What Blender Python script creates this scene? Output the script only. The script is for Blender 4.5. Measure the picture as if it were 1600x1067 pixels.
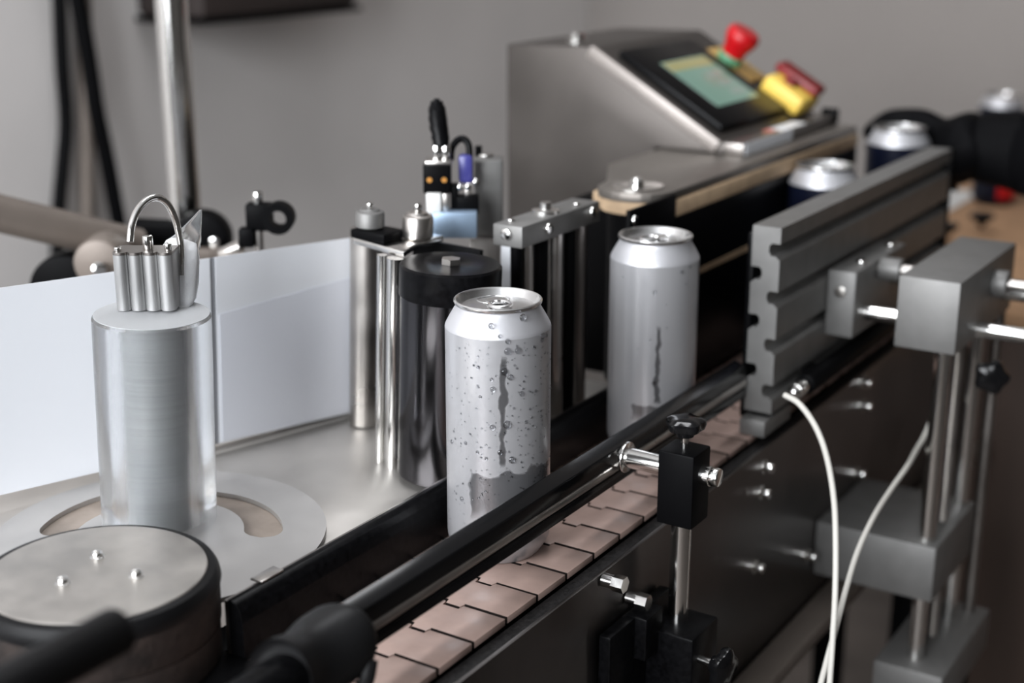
import bpy, bmesh, math, random
from mathutils import Vector, Matrix
from mathutils.geometry import tessellate_polygon

for o in list(bpy.data.objects):
    bpy.data.objects.remove(o)
random.seed(7)
sc = bpy.context.scene
COL = sc.collection

# ------------------------------------------------------------------ camera
F = 2222.0
CAM = Vector((0.4665, -0.7078, 0.3992))
PITCH, YAW = math.radians(17.0), math.radians(32.8)
cam_d = bpy.data.cameras.new('camera')
cam = bpy.data.objects.new('camera', cam_d)
COL.objects.link(cam)
cam.location = CAM
cam.rotation_euler = (math.pi / 2 - PITCH, 0, YAW)
cam_d.sensor_width = 36.0
cam_d.lens = F / 1600 * 36.0
cam_d.clip_start = 0.02
cam_d.dof.use_dof = True
cam_d.dof.focus_distance = 0.885
cam_d.dof.aperture_fstop = 3.8
sc.camera = cam

# ------------------------------------------------------------------ world, lights, exposure
world = bpy.data.worlds.new('world')
sc.world = world
world.use_nodes = True
wb = world.node_tree.nodes['Background']
wb.inputs[0].default_value = (0.80, 0.90, 1.0, 1)
wb.inputs[1].default_value = 0.05


def area(name, loc, target, sx, sy, power, color):
    l = bpy.data.lights.new(name, 'AREA')
    l.shape = 'RECTANGLE'
    l.size, l.size_y = sx, sy
    l.energy = power
    l.color = color
    o = bpy.data.objects.new(name, l)
    COL.objects.link(o)
    o.location = loc
    o.rotation_euler = (Vector(target) - Vector(loc)).to_track_quat('-Z', 'Y').to_euler()
    return o


area('window_daylight', (-0.15, -2.55, 0.85), (-0.25, 0.3, 0.1), 2.1, 1.4, 165, (0.93, 0.96, 1.0))
area('ceiling_panel_light', (-0.40, 0.30, 1.90), (-0.40, 0.30, 0), 0.35, 1.3, 18, (0.96, 0.97, 1.0))
sc.view_settings.view_transform = 'Standard'
sc.view_settings.look = 'None'
sc.view_settings.gamma = 1.0
sc.view_settings.use_curve_mapping = False
sc.view_settings.exposure = 0.0

# ------------------------------------------------------------------ measuring helpers (pixel -> point on a plane)
_fw = Vector((-math.sin(YAW) * math.cos(PITCH), math.cos(YAW) * math.cos(PITCH), -math.sin(PITCH)))
_rt = Vector((math.cos(YAW), math.sin(YAW), 0))
_up = _rt.cross(_fw)


def ray(px, py):
    return _fw + _rt * ((px - 800) / F) + _up * ((533.5 - py) / F)


def on_z(px, py, z):
    r = ray(px, py)
    return CAM + r * ((z - CAM.z) / r.z)


def on_x(px, py, x):
    r = ray(px, py)
    return CAM + r * ((x - CAM.x) / r.x)


def on_y(px, py, y):
    r = ray(px, py)
    return CAM + r * ((y - CAM.y) / r.y)


def at_d(px, py, d):
    return CAM + ray(px, py) * d


# ------------------------------------------------------------------ materials
MATS = {}


def mat(name, col, rough=0.5, metal=0.0, noise=0.0, nscale=40.0, bump=0.0, bscale=200.0, rvar=0.0,
        trans=0.0, ior=1.45, coat=0.0, emit=None, estr=0.0, stretch=(1, 1, 1), spec=0.5, sheen=0.0, aniso=0.0):
    m = bpy.data.materials.new(name)
    m.use_nodes = True
    nt = m.node_tree
    b = nt.nodes['Principled BSDF']
    b.inputs['Base Color'].default_value = (*col, 1)
    b.inputs['Roughness'].default_value = rough
    b.inputs['Metallic'].default_value = metal
    b.inputs['Transmission Weight'].default_value = trans
    b.inputs['IOR'].default_value = ior
    b.inputs['Coat Weight'].default_value = coat
    b.inputs['Specular IOR Level'].default_value = spec
    b.inputs['Sheen Weight'].default_value = sheen
    b.inputs['Anisotropic'].default_value = aniso
    if emit:
        b.inputs['Emission Color'].default_value = (*emit, 1)
        b.inputs['Emission Strength'].default_value = estr
    if noise or bump or rvar:
        tc = nt.nodes.new('ShaderNodeTexCoord')
        mp = nt.nodes.new('ShaderNodeMapping')
        mp.inputs['Scale'].default_value = stretch
        nt.links.new(tc.outputs['Object'], mp.inputs[0])
    if noise or rvar:
        n = nt.nodes.new('ShaderNodeTexNoise')
        n.inputs['Scale'].default_value = nscale
        n.inputs['Detail'].default_value = 5
        nt.links.new(mp.outputs[0], n.inputs['Vector'])
    if noise:
        r = nt.nodes.new('ShaderNodeMapRange')
        r.inputs['From Min'].default_value = 0.3
        r.inputs['From Max'].default_value = 0.7
        r.inputs['To Min'].default_value = 1 - noise
        r.inputs['To Max'].default_value = 1 + noise
        nt.links.new(n.outputs[0], r.inputs[0])
        vm = nt.nodes.new('ShaderNodeVectorMath')
        vm.operation = 'SCALE'
        vm.inputs[0].default_value = col
        nt.links.new(r.outputs[0], vm.inputs['Scale'])
        nt.links.new(vm.outputs[0], b.inputs['Base Color'])
    if rvar:
        r = nt.nodes.new('ShaderNodeMapRange')
        r.inputs['From Min'].default_value = 0.3
        r.inputs['From Max'].default_value = 0.7
        r.inputs['To Min'].default_value = max(0.02, rough - rvar)
        r.inputs['To Max'].default_value = min(1, rough + rvar)
        nt.links.new(n.outputs[0], r.inputs[0])
        nt.links.new(r.outputs[0], b.inputs['Roughness'])
    if bump:
        n2 = nt.nodes.new('ShaderNodeTexNoise')
        n2.inputs['Scale'].default_value = bscale
        n2.inputs['Detail'].default_value = 4
        nt.links.new(mp.outputs[0], n2.inputs['Vector'])
        bp = nt.nodes.new('ShaderNodeBump')
        bp.inputs['Strength'].default_value = bump
        bp.inputs['Distance'].default_value = 0.001
        nt.links.new(n2.outputs[0], bp.inputs['Height'])
        nt.links.new(bp.outputs[0], b.inputs['Normal'])
    MATS[name] = m
    return m


STEEL = mat('brushed_steel', (0.50, 0.475, 0.45), 0.33, 1, noise=0.10, nscale=30, rvar=0.08)
WHEELTOP = mat('stained_steel', (0.46, 0.435, 0.405), 0.42, 0.9, noise=0.14, nscale=34, rvar=0.08)
STEEL_DK = mat('dull_steel', (0.27, 0.25, 0.235), 0.36, 1, noise=0.14, nscale=18, rvar=0.08)
SIDE = mat('smoky_steel', (0.15, 0.14, 0.135), 0.34, 1, noise=0.35, nscale=9, rvar=0.10)
WEAR = mat('dusty_wear_strip', (0.010, 0.009, 0.009), 0.6, noise=0.9, nscale=420, bump=0.5, bscale=600, spec=0.3)
PLATE = mat('table_steel', (0.56, 0.535, 0.505), 0.40, 0.75, noise=0.10, nscale=14, rvar=0.08)
DISC = mat('disc_steel', (0.50, 0.485, 0.47), 0.48, 0.7, noise=0.05, nscale=25, rvar=0.06)
ALU = mat('anodised_aluminium', (0.205, 0.202, 0.196), 0.55, 0.65, noise=0.08, nscale=60, bump=0.05, bscale=900)
CHROME = mat('chrome', (0.78, 0.77, 0.75), 0.14, 1)
BLACK = mat('black_plastic', (0.0035, 0.0035, 0.004), 0.30, noise=0.5, nscale=300, bump=0.05, bscale=700, spec=0.10)
BLACK_GL = mat('black_gloss', (0.005, 0.005, 0.0055), 0.16, spec=0.35)
BLACK_MT = mat('black_metal', (0.003, 0.003, 0.0034), 0.45, spec=0.05)
RUBBER = mat('black_rubber', (0.005, 0.005, 0.0055), 0.5, bump=0.1, bscale=500, spec=0.2)
TAPE = mat('black_vinyl_tape', (0.0075, 0.0075, 0.008), 0.45, bump=0.12, bscale=120, spec=0.28)
TILE = mat('chain_plastic', (0.40, 0.285, 0.245), 0.36, noise=0.10, nscale=60, bump=0.03, bscale=400, rvar=0.1)
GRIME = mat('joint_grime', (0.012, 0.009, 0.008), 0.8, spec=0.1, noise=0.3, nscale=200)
PAPER = mat('white_label', (0.84, 0.86, 0.90), 0.42, bump=0.02, bscale=60)
WHITE = mat('white_plastic', (0.75, 0.75, 0.73), 0.4)
CABLE = mat('white_cable', (0.62, 0.60, 0.55), 0.45)
LEATHER = mat('worn_foam', (0.017, 0.0115, 0.0095), 0.75, noise=0.75, nscale=70, bump=0.5, bscale=260)
FOAM = mat('beige_foam', (0.50, 0.36, 0.23), 0.8, noise=0.15, nscale=60, bump=0.3, bscale=300)
SLOT_REFL = mat('slot_reflection_brown', (0.26, 0.215, 0.18), 0.5, noise=0.25, nscale=40)  # brown reflection inside the disc slots, put into the colour
WALL = mat('painted_wall', (0.66, 0.632, 0.615), 0.85, noise=0.05, nscale=3, bump=0.1, bscale=30)
WALL_DARK = mat('charcoal_wall', (0.06, 0.055, 0.05), 0.85, noise=0.1, nscale=3)
WALL_B = mat('painted_wall_warm', (0.285, 0.26, 0.243), 0.85, noise=0.05, nscale=3, bump=0.1, bscale=30)
FLOOR = mat('concrete', (0.10, 0.085, 0.075), 0.7, noise=0.3, nscale=6)
CEIL = mat('ceiling_paint', (0.55, 0.55, 0.55), 0.9, noise=0.04, nscale=4)
CARD = mat('cardboard', (0.42, 0.25, 0.14), 0.85, noise=0.12, nscale=20)
WOOD = mat('dark_wood', (0.085, 0.058, 0.046), 0.6, noise=0.3, nscale=12, stretch=(1, 1, 0.15))
RED = mat('red_plastic', (0.45, 0.004, 0.008), 0.35, noise=0.05, nscale=50)
RED_DK = mat('dark_red_plastic', (0.17, 0.004, 0.005), 0.4, noise=0.05, nscale=50)
YELLOW = mat('yellow_plastic', (0.80, 0.55, 0.10), 0.45, noise=0.05, nscale=50)
YELLOW_DK = mat('yellow_legend_plate', (0.55, 0.36, 0.12), 0.5, noise=0.05, nscale=50)
GREEN = mat('green_collar', (0.10, 0.30, 0.17), 0.4)
ORANGE = mat('brass_screw', (0.75, 0.36, 0.10), 0.35, 1)
BLUE = mat('blue_anodised', (0.33, 0.44, 0.58), 0.4, 0.6, noise=0.05, nscale=50)
INDIGO = mat('indigo_fitting', (0.05, 0.05, 0.22), 0.3)
NAVY = mat('navy_label', (0.004, 0.0055, 0.014), 0.3, noise=0.3, nscale=60, spec=0.25)
GLOVE = mat('black_glove', (0.0035, 0.0035, 0.004), 0.62, bump=0.3, bscale=200, spec=0.05)
SLEEVE = mat('black_sleeve', (0.0035, 0.0035, 0.004), 0.9, bump=0.4, bscale=150, spec=0.02)
BEIGE = mat('beige_tube', (0.20, 0.168, 0.145), 0.5, 0.3, noise=0.06, nscale=30)
CAN = mat('can_lid_aluminium', (0.80, 0.80, 0.80), 0.26, 1, bump=0.02, bscale=300)
NECK = mat('can_neck_aluminium', (0.60, 0.60, 0.625), 0.46, 0.65)
WATER = mat('water', (0.62, 0.63, 0.65), 0.0, trans=1, ior=1.40)
POWDER = mat('white_powder', (0.90, 0.89, 0.90), 0.9, noise=0.06, nscale=90, bump=0.6, bscale=260)
FILM = mat('clear_film', (0.92, 0.94, 0.95), 0.10, trans=0.92, ior=1.08)
ACRYL = mat('clear_acrylic', (0.93, 0.945, 0.955), 0.20, trans=0.972, ior=1.40, bump=0.04, bscale=90, stretch=(1, 1, 6))
FROST = mat('frosted_acrylic', (0.62, 0.63, 0.64), 0.5, trans=0.45, ior=1.2)
CORE = mat('satin_core', (0.27, 0.275, 0.275), 0.5, 0.0, noise=0.12, nscale=26, bump=0.15, bscale=60, stretch=(0.25, 0.25, 14), spec=0.3)
DRUM = mat('polished_drum', (0.075, 0.073, 0.078), 0.16, 1, noise=0.1, nscale=20)
ALU_BL = mat('fluted_aluminium', (0.40, 0.40, 0.40), 0.46, 0.8, noise=0.22, nscale=90, stretch=(1, 1, 0.12), rvar=0.08)


def can_mat(name, streak_r, streak_w, pool_z, streak_lo, streak_hi):
    """Chilled bare can: fogged satin aluminium where condensation sits, smooth darker metal where water ran off."""
    m = bpy.data.materials.new(name)
    m.use_nodes = True
    nt = m.node_tree
    N, L = nt.nodes, nt.links
    b = N['Principled BSDF']
    tc = N.new('ShaderNodeTexCoord')
    sx = N.new('ShaderNodeSeparateXYZ')
    L.new(tc.outputs['Object'], sx.inputs[0])

    def math_(op, a, bb=None, c=None):
        n = N.new('ShaderNodeMath')
        n.operation = op
        for i, v in enumerate((a, bb, c)):
            if v is None:
                continue
            if isinstance(v, (int, float)):
                n.inputs[i].default_value = v
            else:
                L.new(v, n.inputs[i])
        return n.outputs[0]
    # coordinate around the side that carries the streak
    u = math_('ADD', math_('MULTIPLY', sx.outputs[0], _rt.x), math_('MULTIPLY', sx.outputs[1], _rt.y))
    dep = math_('ADD', math_('MULTIPLY', sx.outputs[0], -_rt.y), math_('MULTIPLY', sx.outputs[1], _rt.x))
    front = math_('LESS_THAN', dep, 0.0)
    mp = N.new('ShaderNodeMapping')
    mp.inputs['Scale'].default_value = (0.01, 0.01, 1)
    L.new(tc.outputs['Object'], mp.inputs[0])
    n1 = N.new('ShaderNodeTexNoise')
    n1.inputs['Scale'].default_value = 55
    n1.inputs['Detail'].default_value = 3
    L.new(mp.outputs[0], n1.inputs['Vector'])
    def soft(v, e0, e1):
        n = N.new('ShaderNodeMapRange')
        n.interpolation_type = 'SMOOTHSTEP'
        n.inputs['From Min'].default_value = e0
        n.inputs['From Max'].default_value = e1
        L.new(v, n.inputs[0])
        return n.outputs[0]
    wig = math_('MULTIPLY', math_('SUBTRACT', n1.outputs[0], 0.5), 0.010)
    n2 = N.new('ShaderNodeTexNoise')
    n2.inputs['Scale'].default_value = 75
    n2.inputs['Detail'].default_value = 1
    L.new(mp.outputs[0], n2.inputs['Vector'])
    half = math_('MULTIPLY', math_('MAXIMUM', math_('SUBTRACT', n2.outputs[0], 0.20), 0.0), streak_w)
    dist = math_('ABSOLUTE', math_('SUBTRACT', math_('ADD', u, wig), streak_r))
    inside = soft(math_('SUBTRACT', half, dist), -0.0005, 0.0009)
    z_ok = math_('MULTIPLY', soft(sx.outputs[2], streak_hi, streak_hi - 0.006), soft(sx.outputs[2], streak_lo - 0.004, streak_lo))
    streak = math_('MULTIPLY', math_('MULTIPLY', inside, front), z_ok)
    # pool of merged wet film low on the body
    n3 = N.new('ShaderNodeTexNoise')
    n3.inputs['Scale'].default_value = 30
    n3.inputs['Detail'].default_value = 4
    L.new(tc.outputs['Object'], n3.inputs['Vector'])
    lim = math_('ADD', math_('MULTIPLY', math_('SUBTRACT', n3.outputs[0], 0.5), 0.035), pool_z)
    ur = soft(math_('ADD', u, math_('MULTIPLY', math_('SUBTRACT', n3.outputs[0], 0.5), 0.02)), -0.0185, -0.0165)
    pool = math_('MULTIPLY', math_('MULTIPLY', soft(math_('SUBTRACT', lim, sx.outputs[2]), -0.0004, 0.0012), ur),
                 soft(sx.outputs[2], 0.030, 0.040))
    wet = math_('MAXIMUM', streak, math_('MULTIPLY', pool, 0.9))
    n4 = N.new('ShaderNodeTexNoise')
    n4.inputs['Scale'].default_value = 160
    n4.inputs['Detail'].default_value = 5
    L.new(tc.outputs['Object'], n4.inputs['Vector'])
    rmix = N.new('ShaderNodeMapRange')
    rmix.inputs['To Min'].default_value = 0.30
    rmix.inputs['To Max'].default_value = 0.14
    L.new(wet, rmix.inputs[0])
    L.new(math_('ADD', rmix.outputs[0], math_('MULTIPLY', math_('SUBTRACT', n4.outputs[0], 0.5), 0.12)), b.inputs['Roughness'])
    mm = N.new('ShaderNodeMapRange')           # fog makes the surface partly diffuse, wet film is bare metal
    mm.inputs['To Min'].default_value = 0.50
    mm.inputs['To Max'].default_value = 0.68
    L.new(wet, mm.inputs[0])
    L.new(mm.outputs[0], b.inputs['Metallic'])
    cm = N.new('ShaderNodeMix')
    cm.data_type = 'RGBA'
    L.new(wet, cm.inputs[0])
    cm.inputs[6].default_value = (0.455, 0.455, 0.47, 1)
    cm.inputs[7].default_value = (0.19, 0.19, 0.198, 1)
    L.new(cm.outputs[2], b.inputs['Base Color'])
    bp = N.new('ShaderNodeBump')
    bp.inputs['Strength'].default_value = 0.12
    bp.inputs['Distance'].default_value = 0.0005
    L.new(n4.outputs[0], bp.inputs['Height'])
    L.new(bp.outputs[0], b.inputs['Normal'])
    return m


CAN_BODY_A = can_mat('chilled_can_wet', 0.003, 0.0068, 0.066, 0.072, 0.142)
CAN_BODY_B = can_mat('chilled_can_streak', 0.001, 0.0062, 0.046, 0.050, 0.108)

# ------------------------------------------------------------------ mesh builder


class MB:
    """Collects shapes in world coordinates, builds ONE mesh object."""

    def __init__(self):
        self.bm = bmesh.new()

    def _add(self, verts, faces):
        vs = [self.bm.verts.new(v) for v in verts]
        for f in faces:
            try:
                self.bm.faces.new([vs[i] for i in f])
            except ValueError:
                pass
        return self

    def box(self, x0, x1, y0, y1, z0, z1, bev=0.0, frame=None, seg=2):
        v = [(x, y, z) for x in (x0, x1) for y in (y0, y1) for z in (z0, z1)]
        f = [(0, 1, 3, 2), (4, 6, 7, 5), (0, 4, 5, 1), (2, 3, 7, 6), (0, 2, 6, 4), (1, 5, 7, 3)]
        t = bmesh.new()
        vs = [t.verts.new(p) for p in v]
        for q in f:
            t.faces.new([vs[i] for i in q])
        if bev:
            bmesh.ops.bevel(t, geom=list(t.edges), offset=bev, segments=seg, profile=0.5, affect='EDGES')
        return self._merge(t, frame)

    def _merge(self, t, frame=None):
        t.verts.index_update()
        pts = [v.co.copy() for v in t.verts]
        if frame:
            pts = [frame @ p for p in pts]
        self._add(pts, [[v.index for v in f.verts] for f in t.faces])
        t.free()
        return self

    def prism(self, poly, a, b, axis='Z', bev=0.0):
        """polygon in the two other axes, extruded from a to b along axis."""
        def P(u, v, w):
            return {'Z': (u, v, w), 'Y': (u, w, v), 'X': (w, u, v)}[axis]
        t = bmesh.new()
        n = len(poly)
        lo = [t.verts.new(P(u, v, a)) for u, v in poly]
        hi = [t.verts.new(P(u, v, b)) for u, v in poly]
        t.faces.new(lo[::-1])
        t.faces.new(hi)
        for i in range(n):
            t.faces.new((lo[i], lo[(i + 1) % n], hi[(i + 1) % n], hi[i]))
        bmesh.ops.recalc_face_normals(t, faces=t.faces)
        if bev:
            bmesh.ops.bevel(t, geom=list(t.edges), offset=bev, segments=2, profile=0.5, affect='EDGES')
        return self._merge(t)

    def cyl(self, p0, p1, r, r1=None, seg=24, bev=0.0):
        p0, p1 = Vector(p0), Vector(p1)
        h = (p1 - p0).length
        r1 = r if r1 is None else r1
        if bev:
            prof = [(0, 0), (r - bev, 0), (r - bev * .3, bev * .3), (r, bev), (r1, h - bev), (r1 - bev * .3, h - bev * .3), (r1 - bev, h), (0, h)]
        else:
            prof = [(0, 0), (r, 0), (r1, h), (0, h)]
        return self.lathe(p0, prof, axis=(p1 - p0), seg=seg)

    def lathe(self, base, prof, axis=(0, 0, 1), seg=32, closed=False):
        q = Vector(axis).to_track_quat('Z', 'Y')
        base = Vector(base)
        pts, rings = [], []
        for r, z in prof:
            if r < 1e-7:
                rings.append([len(pts)])
                pts.append(base + q @ Vector((0, 0, z)))
            else:
                s = len(pts)
                for i in range(seg):
                    a = 2 * math.pi * i / seg
                    pts.append(base + q @ Vector((r * math.cos(a), r * math.sin(a), z)))
                rings.append(list(range(s, s + seg)))
        faces = []
        pr = list(zip(rings, rings[1:]))
        if closed:
            pr.append((rings[-1], rings[0]))
        for A, B in pr:
            if len(A) == 1 and len(B) == 1:
                continue
            for i in range(seg):
                j = (i + 1) % seg
                if len(A) == 1:
                    faces.append((A[0], B[j], B[i]))
                elif len(B) == 1:
                    faces.append((A[i], A[j], B[0]))
                else:
                    faces.append((A[i], A[j], B[j], B[i]))
        return self._add(pts, faces)

    def tube(self, pts, r, seg=12, closed=False, radii=None):
        pts = [Vector(p) for p in pts]
        n = len(pts)
        allv, faces = [], []
        prev = None
        for i, p in enumerate(pts):
            if closed:
                t = pts[(i + 1) % n] - pts[i - 1]
            else:
                t = pts[min(i + 1, n - 1)] - pts[max(i - 1, 0)]
            t.normalize()
            if prev is None:
                a = t.orthogonal().normalized()
            else:
                a = (prev - t * prev.dot(t)).normalized()
            prev = a
            b = t.cross(a)
            rr = radii[i] if radii else r
            for k in range(seg):
                th = 2 * math.pi * k / seg
                allv.append(p + (a * math.cos(th) + b * math.sin(th)) * rr)
        for i in range(n if closed else n - 1):
            j = (i + 1) % n
            for k in range(seg):
                l = (k + 1) % seg
                faces.append((i * seg + k, i * seg + l, j * seg + l, j * seg + k))
        if not closed:
            faces.append(list(range(seg))[::-1])
            faces.append(list(range((n - 1) * seg, n * seg)))
        return self._add(allv, faces)

    def ball(self, c, r, sub=2, scale=(1, 1, 1)):
        t = bmesh.new()
        bmesh.ops.create_icosphere(t, subdivisions=sub, radius=1)
        M = Matrix.Translation(Vector(c)) @ Matrix.Diagonal((r * scale[0], r * scale[1], r * scale[2], 1))
        return self._merge(t, M)

    def loft(self, rings, cap=True):
        s = len(rings[0])
        pts = [p for r in rings for p in r]
        faces = []
        for i in range(len(rings) - 1):
            for k in range(s):
                l = (k + 1) % s
                faces.append((i * s + k, i * s + l, (i + 1) * s + l, (i + 1) * s + k))
        if cap:
            faces.append(list(range(s))[::-1])
            faces.append(list(range((len(rings) - 1) * s, len(rings) * s)))
        return self._add(pts, faces)

    def mesh(self, name, origin, angle=35):
        bmesh.ops.recalc_face_normals(self.bm, faces=self.bm.faces)
        me = bpy.data.meshes.new(name)
        bmesh.ops.translate(self.bm, verts=self.bm.verts, vec=-Vector(origin))
        self.bm.to_mesh(me)
        self.bm.free()
        me.polygons.foreach_set('use_smooth', [True] * len(me.polygons))
        me.set_sharp_from_angle(angle=math.radians(angle))
        return me


ORG = {}


def thing(name, label, cat, loc, group=None, tilt=False):
    o = bpy.data.objects.new(name, None)
    COL.objects.link(o)
    o.empty_display_size = 0.02
    o.location = loc
    if tilt:
        o.rotation_euler = (-0.018, 0.032, 0)      # the labelling head leans a little
    o['label'], o['category'] = label, cat
    if group:
        o['group'] = group
    ORG[o.name] = Vector(loc)
    return o


def part(name, mb, m, parent, label=None, stuff=False, angle=35):
    org = ORG[parent.name]
    me = mb.mesh(name, org, angle)
    me.materials.append(m)
    o = bpy.data.objects.new(name, me)
    COL.objects.link(o)
    o.parent = parent
    ORG[o.name] = org
    if label:
        o['label'] = label
    if stuff:
        o['kind'] = 'stuff'
    return o


def solo(name, mb, m, label, cat, loc, group=None, angle=35):
    me = mb.mesh(name, loc, angle)
    me.materials.append(m)
    o = bpy.data.objects.new(name, me)
    COL.objects.link(o)
    o.location = loc
    o['label'], o['category'] = label, cat
    if group:
        o['group'] = group
    ORG[o.name] = Vector(loc)
    return o


def struct(name, mb, m):
    me = mb.mesh(name, (0, 0, 0))
    me.materials.append(m)
    o = bpy.data.objects.new(name, me)
    COL.objects.link(o)
    o['kind'] = 'structure'
    ORG[o.name] = Vector((0, 0, 0))
    return o


def copy_tree(o, parent=None):
    c = o.copy()
    COL.objects.link(c)
    if parent:
        c.parent = parent
    ORG[c.name] = ORG[o.name]
    for ch in list(o.children):
        copy_tree(ch, c)
    return c


def spline(pts, n=8):
    """Catmull-Rom through points."""
    pts = [Vector(p) for p in pts]
    P = [pts[0] * 2 - pts[1]] + pts + [pts[-1] * 2 - pts[-2]]
    out = []
    for i in range(1, len(P) - 2):
        for k in range(n):
            t = k / n
            p0, p1, p2, p3 = P[i - 1:i + 3]
            out.append(0.5 * ((2 * p1) + (p2 - p0) * t + (2 * p0 - 5 * p1 + 4 * p2 - p3) * t * t + (3 * p1 - p0 - 3 * p2 + p3) * t ** 3))
    out.append(pts[-1])
    return out


FLOOR_Z = -0.90
# ------------------------------------------------------------------ room
struct('floor', MB().box(-1.3, 2.6, -2.8, 2.3, FLOOR_Z - 0.05, FLOOR_Z), FLOOR)
struct('wall_left', MB().box(-1.3, -1.2, -2.8, 2.3, FLOOR_Z, 1.95), WALL)
struct('wall_back', MB().box(-1.2, 2.6, 2.2, 2.3, FLOOR_Z, 1.95), WALL_B)
struct('wall_right', MB().box(2.5, 2.6, -2.8, 2.2, FLOOR_Z, 1.95), WALL_DARK)
struct('wall_front', MB().box(-1.2, 2.5, -2.8, -2.7, FLOOR_Z, 1.95), WALL_DARK)
struct('dark_panel_unseen', MB().box(0.35, 2.3, 2.17, 2.199, FLOOR_Z, 1.55, 0.004), WALL_DARK)  # dark panel added out of view, keeps reflections in the metal dark
struct('ceiling', MB().box(-1.3, 2.6, -2.8, 2.3, 1.95, 2.0), CEIL)
b = MB()
b.box(-1.2, -1.188, -2.8, 2.2, FLOOR_Z, FLOOR_Z + 0.1, 0.003)
struct('baseboard_left', b, WALL)

# ------------------------------------------------------------------ conveyor
Y0, Y1 = -0.62, 0.865
conv = thing('conveyor', 'long steel conveyor with rosy brown slat chain carrying the cans', 'conveyor', (0, 0.1, FLOOR_Z))
PITCHY = 0.0345
# one chain plate, tongue forward and notch behind (plan outline, hinge knuckle like the photo)
hw, p = 0.057, PITCHY
g = 0.0006


def plate_outline():
    """rectangle with two tongues reaching back over the neighbour and the matching notches in front"""
    gg, d = 0.0019, 0.0046
    def edge(y_, gap):
        o_ = []
        for (a_, b_) in ((-0.0270, -0.0150), (0.0150, 0.0270)):
            a2, b2 = a_ - gap, b_ + gap
            o_ += [(a2, y_), (a2 + 0.001, y_ - d), (b2 - 0.001, y_ - d), (b2, y_)]
        return o_
    back = [(-hw, 0)] + edge(0, 0.0) + [(hw, 0)]
    front = [(-hw, p - gg)] + edge(p - gg, 0.0005) + [(hw, p - gg)]
    return back + front[::-1]


pl = MB()
pl.prism(plate_outline(), -0.0045, 0.0, 'Z', bev=0.0003)
first = None
i = 0
y = -0.0433 + 0.0001 - PITCHY * 15
while y < Y1 - 0.02:
    if first is None:
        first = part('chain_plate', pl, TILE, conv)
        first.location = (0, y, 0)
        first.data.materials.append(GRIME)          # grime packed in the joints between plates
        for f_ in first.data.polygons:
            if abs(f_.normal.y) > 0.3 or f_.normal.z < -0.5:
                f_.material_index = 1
    else:
        c = first.copy()
        COL.objects.link(c)
        c.location = (0, y, (random.random() - .5) * 0.0004)
    y += PITCHY
part('wear_strip', MB().box(0.0578, 0.0685, Y0, Y1, -0.016, -0.006, 0.001), WEAR, conv)
part('wear_strip', MB().box(-0.0685, -0.0578, Y0, Y1, -0.016, -0.006, 0.001), WEAR, conv)
part('side_plate', MB().box(0.0685, 0.0715, Y0, Y1, -0.185, -0.0045, 0.0006), SIDE, conv)
part('side_plate', MB().box(-0.0715, -0.0685, Y0, Y1, -0.185, -0.0045, 0.0006), SIDE, conv)
part('chain_bed', MB().box(-0.068, 0.068, Y0, Y1, -0.030, -0.018), BLACK_MT, conv)
part('floor_pan', MB().box(-0.068, 0.068, Y0, Y1, -0.180, -0.176), BLACK_MT, conv)
part('lower_rail', MB().box(0.0715, 0.098, Y0, Y1, -0.202, -0.188, 0.003), BEIGE, conv, 'pale steel rail along the lower edge of the side plate')
part('lower_beam', MB().box(-0.06, 0.06, Y0, Y1, -0.225, -0.187, 0.003), BLACK_MT, conv)
part('shade_strip', MB().box(-0.0715, -0.0230, Y0, -0.2006, 0.0008, 0.0030, 0.0004).box(-0.0715, -0.0508, -0.2006, 0.24, 0.0008, 0.0030, 0.0004), BLACK_MT, conv, 'black strip standing in for the shade under the round wheel and beside the rail')  # black strip laid over the belt edge in place of shade
for (yy, zz) in ((.2676, -.0188), (.264, -.0392), (.2591, -.1011), (.3774, -.1391), (.4912, -.0119), (.4963, -.0361), (.4927, -.1017)):
    bb = MB()
    bb.cyl((0.0712, yy, zz), (0.0728, yy, zz), 0.0062, seg=20)
    bb.cyl((0.0728, yy, zz), (0.0800, yy, zz), 0.0042, seg=20, bev=0.0005)
    part('bolt', bb, CHROME, conv)
for yy in (-0.45, 0.78):
    lg = MB()
    lg.box(-0.06, -0.03, yy, yy + 0.03, FLOOR_Z, -0.22, 0.002)
    part('leg', lg, BLACK_MT, conv)
    lg = MB()
    lg.box(0.03, 0.06, yy, yy + 0.03, FLOOR_Z, -0.22, 0.002)
    part('leg', lg, BLACK_MT, conv)

# ------------------------------------------------------------------ left guide rail
gr = thing('guide_rail', 'thick black guide rail beside the steel table, left of the cans', 'guide rail', (-0.042, 0.0, 0))
prof = [(-0.047, 0.0008), (-0.036, 0.0008), (-0.036, 0.024), (-0.0375, 0.030), (-0.040, 0.034), (-0.0435, 0.0355), (-0.047, 0.0355)]
part('rail_body', MB().prism(prof, -0.200, 0.24, 'Y', bev=0.0008), BLACK, gr)
part('backing_strip', MB().box(-0.0500, -0.0472, -0.199, 0.24, 0.0008, 0.034), STEEL_DK, gr)
part('clip', MB().box(-0.0520, -0.0435, -0.176, -0.157, 0.0357, 0.0372, 0.0005), STEEL, gr, 'small bright steel clip')

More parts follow.
